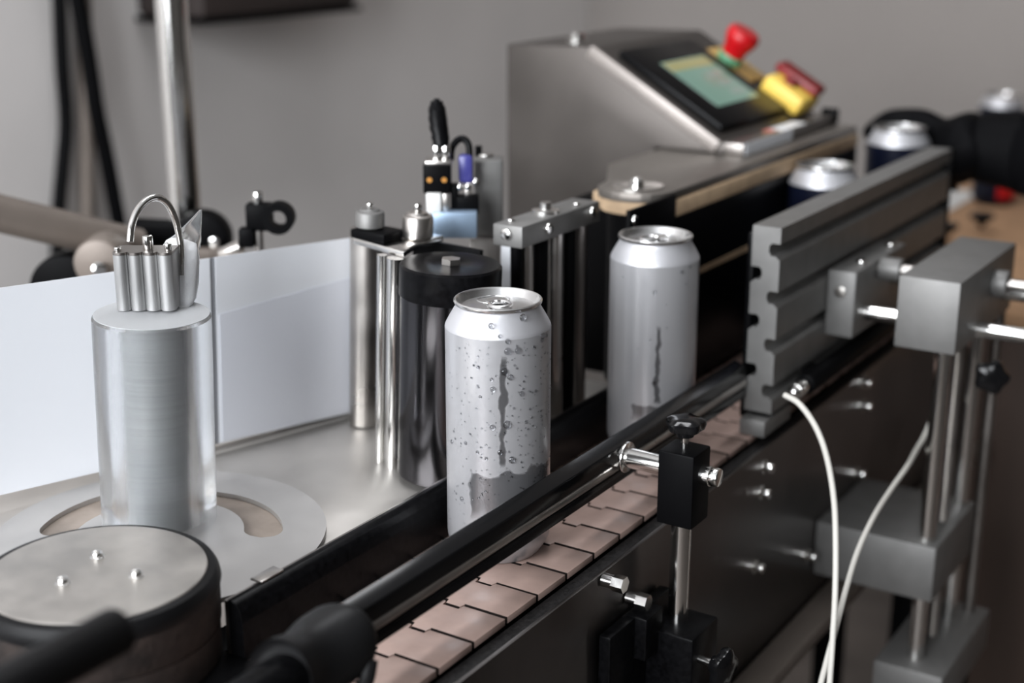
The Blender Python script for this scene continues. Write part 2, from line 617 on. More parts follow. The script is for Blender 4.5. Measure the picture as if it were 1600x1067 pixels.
# ------------------------------------------------------------------ front guide rail
gr = thing('guide_rail', 'black guide rail with bright steel strip, crossing in front of the wet can', 'guide rail', (0.041, 0.05, 0.02))
prof = [(0.0362, 0.0290), (0.0462, 0.0290), (0.0470, 0.0297), (0.0470, 0.0366), (0.0440, 0.0370), (0.0440, 0.0442), (0.0470, 0.0446), (0.0470, 0.0538), (0.0464, 0.0547), (0.0370, 0.0582), (0.0362, 0.0578)]
part('channel', MB().prism(prof, -0.205, 0.283, 'Y', bev=0.0003), BLACK_GL, gr)
part('steel_strip', MB().cyl((0.0440, -0.205, 0.0406), (0.0440, 0.283, 0.0406), 0.0036, seg=28), STEEL, gr, 'bright steel strip')
# black tube that carries on toward the camera, and the rubber tape wrapped over the joint
part('tube', MB().cyl((0.043, -0.206, 0.042), (0.043, -0.62, 0.042), 0.0125, seg=28), BLACK, gr)
rings = []
for k in range(17):
    t = k / 16
    yy = -0.2060 - 0.052 * t
    rr = 0.0200 - 0.0030 * t + 0.0020 * math.sin(t * 7 + .4) * (0.4 + t * .6)
    rr *= (0.62, 0.88)[k] if k < 2 else 1
    ring = []
    for s in range(28):
        a = 2 * math.pi * s / 28
        w = rr * (1 + 0.05 * math.sin(2 * a + 5 * t) + 0.03 * math.sin(3 * a - 3 * t))
        ring.append((0.0425 + w * math.cos(a), yy + 0.005 * math.sin(a + 1.2), 0.0420 + w * 1.10 * math.sin(a)))
    rings.append(ring)
for f_ in (0.86, 0.72):                                    # the open cuff turns back inside itself
    rings.append([(0.0425 + (q_[0] - 0.0425) * f_, q_[1] + 0.004, 0.0420 + (q_[2] - 0.0420) * f_) for q_ in rings[16]])
wrap = part('tape_wrap', MB().loft(rings), TAPE, gr, 'black tape wrapped round the rail joint', angle=60)
fl = MB()
fl.tube(spline([(0.060, -0.209, 0.036), (0.0612, -0.215, 0.026), (0.0600, -0.226, 0.017), (0.057, -0.242, 0.012)]), 0.0042, seg=10)
part('tape_end', fl, TAPE, gr)

# near piece of rail, low left of the frame
gr = thing('guide_rail', 'blurred black bar end in front of the round wheel, nearest the camera', 'guide rail', (0.045, -0.5, 0.1))
nb = MB()
nb.cyl((0.045, -0.352, 0.1135), (0.045, -0.60, 0.1135), 0.0105, seg=28, bev=0.003)
part('bar', nb, RUBBER, gr)
nb = MB()
nb.cyl((0.085, -0.56, 0.1135), (0.085, -0.56, -0.1875), 0.007, seg=16)
nb.cyl((0.050, -0.56, 0.1135), (0.085, -0.56, 0.1135), 0.006, seg=16)
part('stand_post', nb, STEEL_DK, gr)

# ------------------------------------------------------------------ rail clamp stand
st = thing('rail_clamp', 'black clamp stand with two knobs holding the front guide rail on a chrome post', 'clamp', (0.094, 0.077, -0.14))
pin = MB()
pin.cyl((0.0480, 0.078, 0.0478), (0.1130, 0.078, 0.0478), 0.0068, seg=24)
pin.cyl((0.0500, 0.078, 0.0478), (0.0525, 0.078, 0.0478), 0.0105, seg=28, bev=0.0006)
pin.cyl((0.1125, 0.078, 0.0478), (0.1190, 0.078, 0.0478), 0.0062, seg=24, bev=0.0008)
pin.box(0.0462, 0.0500, 0.068, 0.088, 0.044, 0.052)
part('pin', pin, CHROME, st, 'chrome pin with washer')
cb = MB()
cb.box(0.0812, 0.1068, 0.0640, 0.0900, 0.0130, 0.0640, 0.0016)
part('clamp_block', cb, BLACK_MT, st)


def knob(top, axis, r, stem):
    k = MB()
    # lobed grip
    q = Vector(axis).to_track_quat('Z', 'Y')
    rings = []
    for (f, h) in ((0.45, -0.55), (0.55, -0.25), (0.92, -0.16), (1.0, 0.05), (0.97, 0.28), (0.75, 0.42), (0.3, 0.47)):
        ring = []
        for s in range(30):
            a = 2 * math.pi * s / 30
            lob = 1 + (0.10 * math.cos(5 * a) if f > .6 else 0)
            ring.append(Vector(top) + q @ Vector((r * f * lob * math.cos(a), r * f * lob * math.sin(a), h * r)))
        rings.append(ring)
    k.loft(rings)
    s = MB()
    s.cyl(Vector(top) - Vector(axis) * (r * .5 + stem), Vector(top) - Vector(axis) * r * .4, r * .22, seg=16)
    return k, s


k, s = knob((0.0940, 0.077, 0.0790), (0, 0, 1), 0.0125, 0.012)
kb = part('knob', k, BLACK_GL, st, 'black lobed knob on top of the upper block')
part('knob_stem', s, CHROME, kb)
part('post', MB().cyl((0.0937, 0.077, 0.0132), (0.0937, 0.077, -0.095), 0.0068, seg=28), CHROME, st)
lb = MB()
lb.box(0.0800, 0.1150, 0.0560, 0.0960, -0.140, -0.0600, 0.0018)
part('base_block', lb, BLACK, st)
lb = MB()
lb.box(0.0728, 0.0815, 0.0050, 0.0900, -0.135, -0.045, 0.0012)
lb.box(0.0740, 0.0900, 0.0380, 0.0620, -0.075, -0.0445, 0.0012)
part('mount_plate', lb, BLACK, st)
for (px, py) in ((968, 912), (1005, 940)):
    q = on_x(px, py, 0.084)
    bb = MB()
    bb.cyl((0.0725, q.y, q.z), (0.0805, q.y, q.z), 0.0045, seg=20)
    bb.cyl((0.0800, q.y, q.z), (0.0880, q.y, q.z), 0.0056, seg=6)
    part('bolt', bb, CHROME, st)
k, s = knob((0.1330, 0.0640, -0.0780), (1, -0.15, 0), 0.0130, 0.012)
kb = part('knob', k, BLACK_GL, st, 'black lobed knob on the side of the lower block')
part('knob_stem', s, CHROME, kb)

# ------------------------------------------------------------------ spacing wheel
WC = Vector((-0.102, -0.2414, 0))
wh = thing('spacing_wheel', 'round drum wheel with steel top, three screws and worn brown side', 'wheel', (WC.x, WC.y, FLOOR_Z))
part('top_plate', MB().lathe((WC.x, WC.y, 0.0525), [(0, 0), (0.0588, 0), (0.0592, 0.0006), (0.0592, 0.0022), (0.0586, 0.0027), (0, 0.0027)], seg=96), WHEELTOP, wh)
part('rim', MB().lathe((WC.x, WC.y, 0), [(0.0, 0.0440), (0.0655, 0.0440), (0.0662, 0.0470), (0.0655, 0.0505), (0.0635, 0.0538), (0.0600, 0.0548), (0.0594, 0.0540), (0.0594, 0.0524), (0, 0.0524)], seg=96), RUBBER, wh, 'black rubber rim')
part('sleeve', MB().lathe((WC.x, WC.y, 0), [(0.0, 0.0225), (0.0640, 0.0225), (0.0650, 0.024), (0.0652, 0.0439), (0, 0.0439)], seg=96), LEATHER, wh, 'worn brown foam sleeve')
for (px, py) in ((98, 906), (152, 865), (213, 895)):
    q = on_z(px, py, 0.057)
    s = MB()
    s.lathe((q.x, q.y, 0.0552), [(0, 0), (0.0040, 0), (0.0036, 0.0004), (0.0032, 0.0005), (0.0032, 0.0020), (0.0026, 0.0029), (0.0016, 0.0031), (0.0014, 0.0020), (0, 0.0020)], seg=24)
    part('screw', s, CHROME, wh)
part('shaft', MB().cyl((WC.x, WC.y, 0.0226), (WC.x, WC.y, -0.20), 0.014, seg=24), STEEL_DK, wh)
sk_ = []
for k in range(73):
    a_ = 2 * math.pi * k / 72
    u_ = Vector((math.cos(a_), math.sin(a_)))
    if u_.dot(Vector((-0.525, 0.85))) * 0.0645 <= 0.0165:
        sk_.append((a_, (WC.x + 0.0645 * u_.x, WC.y + 0.0645 * u_.y)))
cut = next((n_ for n_ in range(1, len(sk_)) if sk_[n_][0] - sk_[n_ - 1][0] > 0.2), 0)
sk_ = [q_[1] for q_ in (sk_[cut:] + sk_[:cut])]
part('lower_skirt', MB().prism(sk_[:-1], 0.0036, 0.0222, 'Z'), LEATHER, wh, 'lower half of the worn brown side')
part('gear_housing', MB().box(WC.x - 0.05, -0.0720, WC.y - 0.06, WC.y + 0.02, FLOOR_Z, -0.18, 0.004), BLACK_MT, wh)

# ------------------------------------------------------------------ label table
TZ = 0.0140
tb = thing('labeller_table', 'flat stainless steel table plate beside the belt under the label web', 'table', (-0.25, 0.1, FLOOR_Z))
poly = [(-0.0505, 0.010), (-0.0505, 0.292), (-0.44, 0.292), (-0.44, -0.150), (-0.26, -0.185), (-0.105, -0.135), (-0.086, -0.105)]
part('table_top', MB().prism(poly, TZ - 0.006, TZ, 'Z', bev=0.0006), PLATE, tb)
part('pedestal', MB().box(-0.42, -0.10, -0.05, 0.26, FLOOR_Z, TZ - 0.006, 0.004), STEEL_DK, tb)

# unwind disc with two curved slots
DC = Vector((-0.168, -0.1346, 0))
ds = thing('label_disc', 'round flat steel disc with two curved slots lying under the clear cylinder', 'disc', (DC.x, DC.y, TZ))


def kidney(a0, a1, m0, m1, w0, w1):
    """curved slot outline with rounded ends; mid radius and half width change along it"""
    outer, inner, n = [], [], 40
    for k in range(n + 1):
        t = k / n
        a = a0 + (a1 - a0) * t
        mid, w = m0 + (m1 - m0) * t, w0 + (w1 - w0) * t
        L = math.radians(min(a - a0, a1 - a)) * mid
        if L < w:
            w = math.sqrt(max(1e-9, w * w - (w - L) ** 2))
        u = (math.cos(math.radians(a)), math.sin(math.radians(a)))
        outer.append(Vector((DC.x + u[0] * (mid + w), DC.y + u[1] * (mid + w), 0)))
        if 0 < k < n:
            inner.append(Vector((DC.x + u[0] * (mid - w), DC.y + u[1] * (mid - w), 0)))
    return outer + inner[::-1]


loops = [[Vector((DC.x + 0.1045 * math.cos(2 * math.pi * k / 128), DC.y + 0.1045 * math.sin(2 * math.pi * k / 128), 0)) for k in range(128)],
         kidney(27, 114, 0.0655, 0.0600, 0.0128, 0.0090), kidney(138, 217, 0.0680, 0.0660, 0.0140, 0.0120)]
tris = tessellate_polygon(loops)
flat = [v for l_ in loops for v in l_]
nf = len(flat)
pts = [(v.x, v.y, TZ + 0.0060) for v in flat] + [(v.x, v.y, TZ + 0.0028) for v in flat]
faces = [tuple(t_) for t_ in tris] + [tuple(k + nf for k in t_[::-1]) for t_ in tris]
st_ = 0
for l_ in loops:
    for k in range(len(l_)):
        a, b_ = st_ + k, st_ + (k + 1) % len(l_)
        faces.append((a, b_, b_ + nf, a + nf))
    st_ += len(l_)
m_ = MB()
m_._add(pts, faces)
part('slotted_disc', m_, DISC, ds)
part('slot_reflection_disc', MB().lathe((DC.x, DC.y, TZ), [(0, 0.0002), (0.095, 0.0002), (0.095, 0.0026), (0, 0.0026)], seg=64), SLOT_REFL, ds, 'brown disc standing in for the reflection seen through the slots')  # added brown disc, stands for the reflection on the steel below

# acrylic cylinder
AC = Vector((-0.1825, -0.1207, TZ + 0.0062))
ac = thing('acrylic_cylinder', 'thick clear acrylic tube standing upright on the slotted disc', 'cylinder', AC, tilt=True)
H = 0.1385
Ro, Ri = 0.0362, 0.0198
part('tube_wall', MB().lathe(AC, [(Ri, 0), (Ro - 0.0008, 0), (Ro, 0.0008), (Ro, H - 0.0015), (Ro - 0.0015, H), (Ri, H)], seg=96, closed=True), ACRYL, ac)
part('frosted_top', MB().lathe(AC, [(0, H + 0.0001), (Ro - 0.0012, H + 0.0001), (Ro - 0.0012, H + 0.0005), (0, H + 0.0005)], seg=96), FROST, ac, 'frosted top face')
part('core_sleeve', MB().lathe(AC, [(Ri - 0.0006, 0.0004), (Ri - 0.0006, H - 0.003), (Ri - 0.002, H - 0.003), (Ri - 0.002, 0.0004)], seg=72, closed=True), CORE, ac, 'grey ringed inner core')

# fluted block, hook, bag (they stand on the tube); local frame with camera-independent axes of the block
BT = AC + Vector((0.032, 0.018, 1)) * H       # tilted top centre
ux = Vector((0.84, 0.54, 0)).normalized()
vy = Vector((-0.54, 0.84, 0)).normalized()
BT = BT + Vector((0, 0, 0.0012))
fb = thing('fluted_block', 'small fluted aluminium block standing on top of the clear tube', 'block', BT + Vector((0, 0, 0.0004)))


def loc(u, v, w):
    return BT + ux * u + vy * v + Vector((0, 0, w + 0.0004))


outline = []
cx0 = -0.0225
cr = 0.0046
for c in range(4):
    cxc = cx0 + cr + c * 2 * cr
    for s in range(9):
        a = math.pi + math.pi * s / 8
        outline.append((cxc + cr * 0.97 * math.cos(a), 0.0045 + cr * .8 * math.sin(a)))
outline += [(cx0 + 8 * cr, 0.022), (cx0, 0.022)]
BH = 0.0350
lo = [loc(u, v, 0) for u, v in outline]
hi = [loc(u, v, BH) for u, v in outline]
part('block_body', MB().loft([lo, hi]), ALU_BL, fb)
cap_lo = [loc(u * 1.0, v, BH + 0.0001) for u, v in outline]
cap_hi = [loc(u * 1.0, v, BH + 0.0018) for u, v in outline]
part('cap_plate', MB().loft([cap_lo, cap_hi]), STEEL_DK, fb, 'dark cap plate')
for (u, v, r, h) in ((-0.0195, 0.006, 0.0022, 0.0025), (-0.002, 0.011, 0.0032, 0.0085), (0.0115, 0.006, 0.0022, 0.0050)):
    part('stud', MB().cyl(loc(u, v, BH + 0.0018), loc(u, v, BH + 0.0018 + h), r, seg=18, bev=0.0004), CHROME, fb)

hk = thing('wire_hook', 'bent silver wire hook arching above the fluted block', 'hook', at_d(283, 390, 0.892))
pts = spline([at_d(x, y, d) for x, y, d in ((203, 378, .862), (206, 352, .863), (215, 329, .866), (230, 313, .870), (246, 309, .875), (261, 318, .880), (272, 338, .885), (279, 362, .889), (283, 388, .892), (284, 430, .893))])
part('wire', MB().tube(pts, 0.0023, seg=14), CHROME, hk)

bgc = BT + ux * 0.014 + vy * 0.030
bg = thing('powder_bag', 'small clear plastic bag of white powder behind the fluted block', 'bag', bgc)


def ring_at(py, cx, hwpx, th, d=0.899, n=24):
    c = at_d(cx, py, d)
    hw_ = hwpx * d / F
    out = []
    for s in range(n):
        a = 2 * math.pi * s / n
        j = 1 + 0.05 * math.sin(3 * a + py * .3) + 0.03 * math.sin(5 * a + py * .17)
        out.append(c + ux * (hw_ * math.cos(a) * j) + vy * (th * math.sin(a) * j))
    return out


part('powder', MB().loft([ring_at(*a) for a in ((481, 280, 14, .003), (477, 281, 19, .006), (465, 282, 22, .007), (440, 281, 26, .008), (410, 281, 29, .0085), (390, 281, 29, .008), (381, 280, 25, .006), (376, 276, 17, .004), (373, 272, 8, .002))]), POWDER, bg, 'white powder', angle=80)
part('bag_film', MB().loft([ring_at(*a) for a in ((482, 280, 15, .0036), (477, 281, 21, .0068), (465, 282, 24, .0078), (440, 281, 28, .0088), (410, 281, 31, .0093), (390, 282, 31, .0088), (378, 285, 28.5, .0070), (366, 294, 20.5, .0034), (348, 304, 11.5, .0014), (328, 313.5, 2, .0006))]), FILM, bg, 'clear film rising to a pointed corner', angle=80)

# ------------------------------------------------------------------ label web
A = Vector((-0.2917, -0.1592, 0.0))
B = Vector((-0.1985, 0.1510, 0.0))
dv = (B - A).normalized()
nv = Vector((dv.y, -dv.x, 0))
lw = thing('label_web', 'upright white label web running behind the clear tube to the rollers', 'label web', (-0.243, 0.0, TZ), tilt=True)


def strip(s0, s1, z0, z1, th, off):
    t = MB()
    pts = []
    for s in (s0, s1):
        for o_ in (off, off + th):
            for z in (z0, z1):
                pts.append(A + dv * s + nv * o_ + Vector((0, 0, z)))
    t._add(pts, [(0, 1, 3, 2), (4, 6, 7, 5), (0, 4, 5, 1), (2, 3, 7, 6), (0, 2, 6, 4), (1, 5, 7, 3)])
    return t


ZB, ZT = 0.0215, 0.1625
part('foot_bar', strip(0.13, 0.300, TZ + 0.0035, 0.045, 0.004, -0.016), BLACK_MT, lw, 'black bar behind the foot of the web')  # plain black bar set behind the web foot
part('liner', strip(-0.30, 0.302, ZB, ZT - 0.0003, 0.0006, -0.0010), mat('glassine_liner', (0.30, 0.31, 0.33), 0.35), lw, 'grey backing liner in the gap between labels')
part('label', strip(-0.14, 0.1597, ZB + 0.0003, ZT, 0.0005, 0.0), PAPER, lw)
part('label', strip(0.1640, 0.300, ZB + 0.0003, ZT, 0.0005, 0.0), PAPER, lw)
t = MB()
q0 = A + dv * 0.166 + nv * 0.0007
q1 = A + dv * 0.300 + nv * 0.0007
pts = [q0 + Vector((0, 0, ZB + .002)), q1 + Vector((0, 0, ZB + .002)), q1 + Vector((0, 0, 0.134)), q0 + Vector((0, 0, 0.1205))]
pts += [p_ + nv * 0.0004 for p_ in pts]
t._add(pts, [(0, 1, 2, 3), (7, 6, 5, 4), (0, 4, 5, 1), (1, 5, 6, 2), (2, 6, 7, 3), (3, 7, 4, 0)])
part('overlay', t, mat('pale_grey_label', (0.77, 0.79, 0.85), 0.35), lw, 'pale grey printed lower area with slanted top edge')

# ------------------------------------------------------------------ peel station: rods, plate, knobs
ps = thing('peel_station', 'polished upright steel rods and top plate where the white web turns', 'label guide', (-0.12, 0.05, TZ), tilt=True)


def rod_at(px, py, r, top, m=CHROME, name='rod', z=TZ):
    q = on_z(px, py, z)
    part(name, MB().cyl((q.x, q.y, z), (q.x, q.y, top), r, seg=24), m, ps)
    return q


ra = rod_at(614, 728, 0.0062, 0.168)
rb = rod_at(594, 722, 0.0036, 0.168)
rc = rod_at(571, 662, 0.0125, 0.168, m=STEEL)
bp_ = MB()
bp_.box(ra.x - 0.030, ra.x + 0.030, ra.y + 0.060, ra.y + 0.064, TZ, 0.167, 0.0006)
part('back_plate', bp_, BLACK_MT, ps)
tp = MB()
poly = [(q_.x - 0.004, q_.y - 0.002) for q_ in (on_z(548, 358, 0.18), on_z(627, 376, 0.18), on_z(642, 366, 0.18), on_z(690, 350, 0.18), on_z(600, 338, 0.18))]
tp.prism(poly, 0.168, 0.1725, 'Z', bev=0.0006)
part('top_plate', tp, CHROME, ps)
cl = MB()
q = on_z(577, 352, 0.183)
cl.box(q.x - 0.017, q.x + 0.013, q.y - 0.010, q.y + 0.014, 0.1726, 0.1790, 0.0012)
part('clamp', cl, BLACK_MT, ps)


def knurl(c, r, h, m, parent, name='knurled_knob'):
    k = MB()
    ringz = ((0, .86), (0.08, 1), (.78, 1), (.86, .93), (.9, .72), (1.0, .62))
    rings = []
    for (f, s) in ringz:
        ring = []
        for i in range(56):
            a = 2 * math.pi * i / 56
            rr = r * s * (1 + (0.008 if i % 2 else -0.008))
            ring.append((c[0] + rr * math.cos(a), c[1] + rr * math.sin(a), c[2] + f * h))
        rings.append(ring)
    k.loft(rings)
    kk = part(name, k, m, parent)
    part('knob_stud', MB().cyl((c[0], c[1], c[2] + h), (c[0], c[1], c[2] + h * 1.32), r * .26, seg=14, bev=.0004), CHROME, kk)


q = on_z(577, 346, 0.1842)
knurl((q.x - .005, q.y - .003, 0.1791), 0.0105, 0.0135, ALU, ps)
q = on_z(652, 360, 0.1778)
knurl((q.x - .005, q.y - .003, 0.1726), 0.0112, 0.0190, STEEL, ps)

# applicator roller
RC = Vector((-0.0790, 0.0520, TZ))
ar = thing('applicator_roller', 'dark polished roller with black cap beside the front can', 'roller', RC, tilt=True)
Rr = 0.0338
part('drum', MB().lathe(RC, [(0, 0.004), (Rr - .0006, 0.004), (Rr, 0.0046), (Rr, 0.1330), (0, 0.1330)], seg=80), DRUM, ar)
part('cap', MB().lathe(RC, [(0, 0.1332), (Rr + .0006, 0.1332), (Rr + .001, 0.134), (Rr + .001, 0.1535), (Rr - .0005, 0.155), (0.0135, 0.155), (0.0125, 0.1545), (0.0, 0.1545)], seg=80), BLACK, ar, 'black plastic end cap')
part('axle_nut', MB().cyl(RC + Vector((0, 0, .1546)), RC + Vector((0, 0, .1585)), 0.0068, seg=6), STEEL, ar)
part('bottom_bearing', MB().cyl(RC + Vector((0, 0, .0001)), RC + Vector((0, 0, .004)), 0.012, seg=24), STEEL_DK, ar)

# strip of liner returning behind the roller
rl = thing('liner_strip', 'narrow white liner strip hanging upright just right of the black roller cap', 'liner', (-0.105, 0.165, TZ))
q = on_y(797, 384, 0.17)
part('strip', MB().box(q.x - 0.008, q.x + 0.0085, 0.1700, 0.1706, TZ, q.z), PAPER, rl)

# ------------------------------------------------------------------ sensor head behind roller
D1 = 1.075
sh = thing('sensor_head', 'black pneumatic valve with black cable boot on a pale blue bracket above the roller', 'sensor', at_d(690, 380, D1))


def cam_box(px0, px1, py0, py1, d, th, bev=0.0008, mb=None):
    """a box standing upright, face turned to -vy direction (size read from the photo)."""
    c = at_d((px0 + px1) / 2, (py0 + py1) / 2, d)
    w = (px1 - px0) * d / F / 2
    h = (py1 - py0) * d / F / 2 / math.cos(PITCH) * 0.985
    M = Matrix.Translation(c) @ Matrix(((ux.x, vy.x, 0, 0), (ux.y, vy.y, 0, 0), (0, 0, 1, 0), (0, 0, 0, 1)))
    mb = mb or MB()
    mb.box(-w, w, 0, th, -h, h, bev, frame=M)
    return mb


part('blue_bracket', cam_box(676, 745, 333, 372, D1, 0.022), BLUE, sh, 'pale blue anodised bracket')
part('valve_body', cam_box(661, 704, 259, 302, D1, 0.020), BLACK_MT, sh)
for px in (671, 694):
    c = at_d(px, 281, D1)
    part('brass_screw', MB().cyl(c + vy * 0.001, c - vy * 0.0008, 0.0021, seg=16), ORANGE, sh)
part('white_block', cam_box(666, 689, 303, 334, D1, 0.012), WHITE, sh, 'white plastic block')
part('support_pin', cam_box(691, 702, 303, 334, D1 + .004, 0.006), STEEL, sh)
vb = cam_box(704, 716, 290, 334, D1 + .008, 0.012)
cam_box(714, 748, 308, 334, D1 + .008, 0.014, mb=vb)
part('solenoid', vb, BLACK_MT, sh)
part('top_plate', cam_box(664, 706, 252, 258.6, D1, 0.022), STEEL, sh)
for px in (683.5, 697.5):
    part('hex_fitting', cam_box(px - 6.3, px + 6.3, 228, 251.5, D1 + .002, 0.009), CHROME, sh)
bt = MB()
rings = []
for j, (py, cx, hwp) in enumerate(((228, 689, 13.5), (215, 688, 14.6), (200, 685.5, 15.2), (185, 684, 15), (172, 683, 14), (163, 682.5, 10.5), (159, 682.5, 5))):
    for dd in (0, 1):
        c = at_d(cx, py - dd * 5, D1 + .006)
        rr = hwp * D1 / F * (1.0 if dd == 0 else .93)
        rings.append([c + ux * (rr * math.cos(2 * math.pi * s / 20)) + vy * (rr * math.sin(2 * math.pi * s / 20)) for s in range(20)])
bt.loft(rings)
part('cable_boot', bt, BLACK, sh, 'ribbed black cable boot')
hp = spline([at_d(x, y, D1 + .012) for x, y in ((704, 250), (706, 232), (714, 220), (724, 217), (732, 226), (734, 246))])
part('air_hose', MB().tube(hp, 0.0027, seg=12), BLACK, sh)
part('elbow_fitting', cam_box(716, 739, 243, 287, D1 + .010, 0.012, 0.003), INDIGO, sh, 'dark blue push-in fitting')
fc = MB()
for (x, y) in ((718, 292), (731, 291), (743, 284)):
    fc.ball(at_d(x, y, D1 + .008), 0.0030, 2)
part('fitting_nut', fc, CHROME, sh)
part('brass_stem', cam_box(726, 736, 294, 309, D1 + .014, 0.005), STEEL, sh)
cy = thing('air_cylinder', 'tall grey aluminium extrusion standing behind the blue bracket', 'cylinder', at_d(765, 372, D1 + .05))
part('body', cam_box(741, 786, 252, 374, D1 + .045, 0.026, 0.002), ALU, cy)
sc_ = MB()
c = at_d(760, 248, D1 + .052)
sc_.cyl(c, c + Vector((0, 0, 0.004)), 0.006, seg=18, bev=.0006)
part('screw', sc_, CHROME, cy)
part('port', cam_box(742, 753, 229, 248, D1 + .055, 0.006), BLACK_MT, cy)
# bracket arm that carries both, down to the table
part('support_arm', cam_box(735, 782, 375, 640, D1 + .06, 0.016), STEEL_DK, cy)

# ------------------------------------------------------------------ roller bracket (silver bar with rods)
br = thing('roller_bracket', 'grey aluminium bar with bright screws above slim upright rods', 'bracket', (-0.072, 0.18, TZ))
bx0, bx1, by0, by1, bz0, bz1 = -0.086, -0.061, 0.124, 0.236, 0.1665, 0.1825
part('bar', MB().box(bx0, bx1, by0, by1, bz0, bz1, 0.0012), ALU, br)
for yy, zz in ((0.158, 0.1755), (0.222, 0.1765)):
    s = MB()
    s.cyl((bx1 - .001, yy, zz), (bx1 + 0.0030, yy, zz), 0.0042, seg=20, bev=.0008)
    part('screw', s, CHROME, br)
s = MB()
s.cyl((-0.0735, by0 - .003, 0.1762), (-0.0735, by0 + .001, 0.1762), 0.0042, seg=20, bev=.0008)
part('screw', s, CHROME, br)
for xx, yy, rr in ((-0.078, 0.136, .003), (-0.068, 0.212, .003)):
    s = MB()
    s.cyl((xx, yy, bz1 - .0005), (xx, yy, bz1 + .002), rr, seg=16, bev=.0004)
    part('screw', s, CHROME, br)
s = MB()
s.lathe((-0.0735, 0.176, bz1), [(0, 0), (0.0105, 0), (0.0105, .0022), (0.008, .0032), (0.0045, .0034), (0.0042, .008), (0, .008)], seg=24)
part('axle_nut', s, CHROME, br)
for (yy, r, m) in ((0.133, 0.0045, BLACK_MT), (0.146, 0.0042, STEEL), (0.166, 0.006, BLACK_MT), (0.187, 0.0065, STEEL), (0.206, 0.006, BLACK_MT), (0.224, 0.0058, STEEL_DK)):
    part('rod', MB().cyl((-0.0715, yy, TZ), (-0.0715, yy, bz0), r, seg=24), m, br)

# ------------------------------------------------------------------ wrap unit (foam backed pad, steel cover)
wu = thing('wrap_unit', 'long black wrap-round pad with beige foam layer and steel cover plate', 'machine unit', (-0.08, 0.5, -0.1))
GY0, GY1 = 0.240, 0.318
part('guard_plate', MB().box(-0.0395, -0.0362, GY0 - .002, GY1, 0.012, 0.1770, 0.0008), BLACK_MT, wu, 'upright black guard plate at the near end')
s = MB()
s.cyl((-0.0365, GY0 + .004, 0.1690), (-0.0335, GY0 + .004, 0.1690), 0.0038, seg=18, bev=.0006)
part('screw', s, CHROME, wu)
part('pad', MB().box(-0.062, -0.0365, 0.3185, 0.745, 0.006, 0.1575, 0.002), BLACK, wu, 'black pad face')
part('belt_joint', MB().box(-0.0366, -0.0358, 0.3200, 0.74, 0.1005, 0.1050), FOAM, wu, 'pale strip along the pad face')
part('foam_layer', MB().box(-0.115, -0.0360, 0.3190, 0.745, 0.1576, 0.1715, 0.002), FOAM, wu, 'beige foam layer')
arc = [(-0.0720 + 0.0335 * math.cos(a), 0.318 + 0.030 * math.sin(a)) for a in [math.pi + math.pi * k / 12 for k in range(13)]]
cov = [(-0.0385, 0.745), (-0.145, 0.745), (-0.145, 0.40), (-0.108, 0.330)] + arc
part('cover_plate', MB().prism(cov, 0.1717, 0.1790, 'Z', bev=0.0008), mat('satin_cover_steel', (0.24, 0.22, 0.20), 0.5, 0.9, noise=0.12, nscale=20), wu, 'steel cover plate with rounded near end')
part('foam_end', MB().prism([(-0.0700 + (x_ + .07) * .93, 0.318 + (y_ - .318) * .93) for x_, y_ in arc], 0.1610, 0.1716, 'Z'), FOAM, wu)
s = MB()
s.lathe((-0.0720, 0.3170, 0.1791), [(0, 0), (0.022, 0), (0.022, .0016), (0.019, .0022), (0.012, .0010), (0.006, .0010), (0.0055, .006), (0.0035, .008), (0, .008)], seg=40)
part('pulley_cap', s, CHROME, wu)
part('wheel_body', MB().cyl((-0.0700, 0.3200, 0.0150), (-0.0700, 0.3200, 0.1608), 0.027, seg=40), BLACK_MT, wu)
part('back_frame', MB().box(-0.150, -0.0625, 0.350, 0.745, 0.0005, 0.1574, 0.002), BLACK_MT, wu)
part('pillar', MB().box(-0.145, -0.0740, 0.40, 0.70, FLOOR_Z, 0.0004, 0.002), STEEL_DK, wu)

# ------------------------------------------------------------------ control cabinet
CY0, CY1 = 0.500, 0.735
cc = thing('control_cabinet', 'sloping stainless control box with touch screen above the wrap unit', 'control box', (-0.2, 0.6, 0.1))
side = [(-0.318, 0.06), (-0.318, 0.2685), (-0.2180, 0.2705), (-0.0790, 0.1890), (-0.0760, 0.1795), (-0.1505, 0.1795), (-0.1505, 0.06)]
part('case', MB().prism(side, CY0, CY1, 'Y', bev=0.0018), mat('satin_case_steel', (0.105, 0.095, 0.088), 0.50, 0.9, noise=0.15, nscale=10, rvar=0.06), cc)
sl = Vector((0.1390, 0, -0.0815)).normalized()       # down the slope
sn = Vector((0.0815, 0, 0.1390)).normalized()        # out of the slope
S0 = Vector((-0.2180, 0, 0.2705))


def slope_box(s0, s1, y0, y1, h0, h1, bev=0.001, mb=None):
    M = Matrix.Translation(S0) @ Matrix(((sl.x, 0, sn.x, 0), (0, 1, 0, 0), (sl.z, 0, sn.z, 0), (0, 0, 0, 1)))
    mb = mb or MB()
    mb.box(s0, s1, y0, y1, h0, h1, bev, frame=M)
    return mb


def sp(s_, y_, h_):
    return S0 + sl * s_ + Vector((0, y_, 0)) + sn * h_


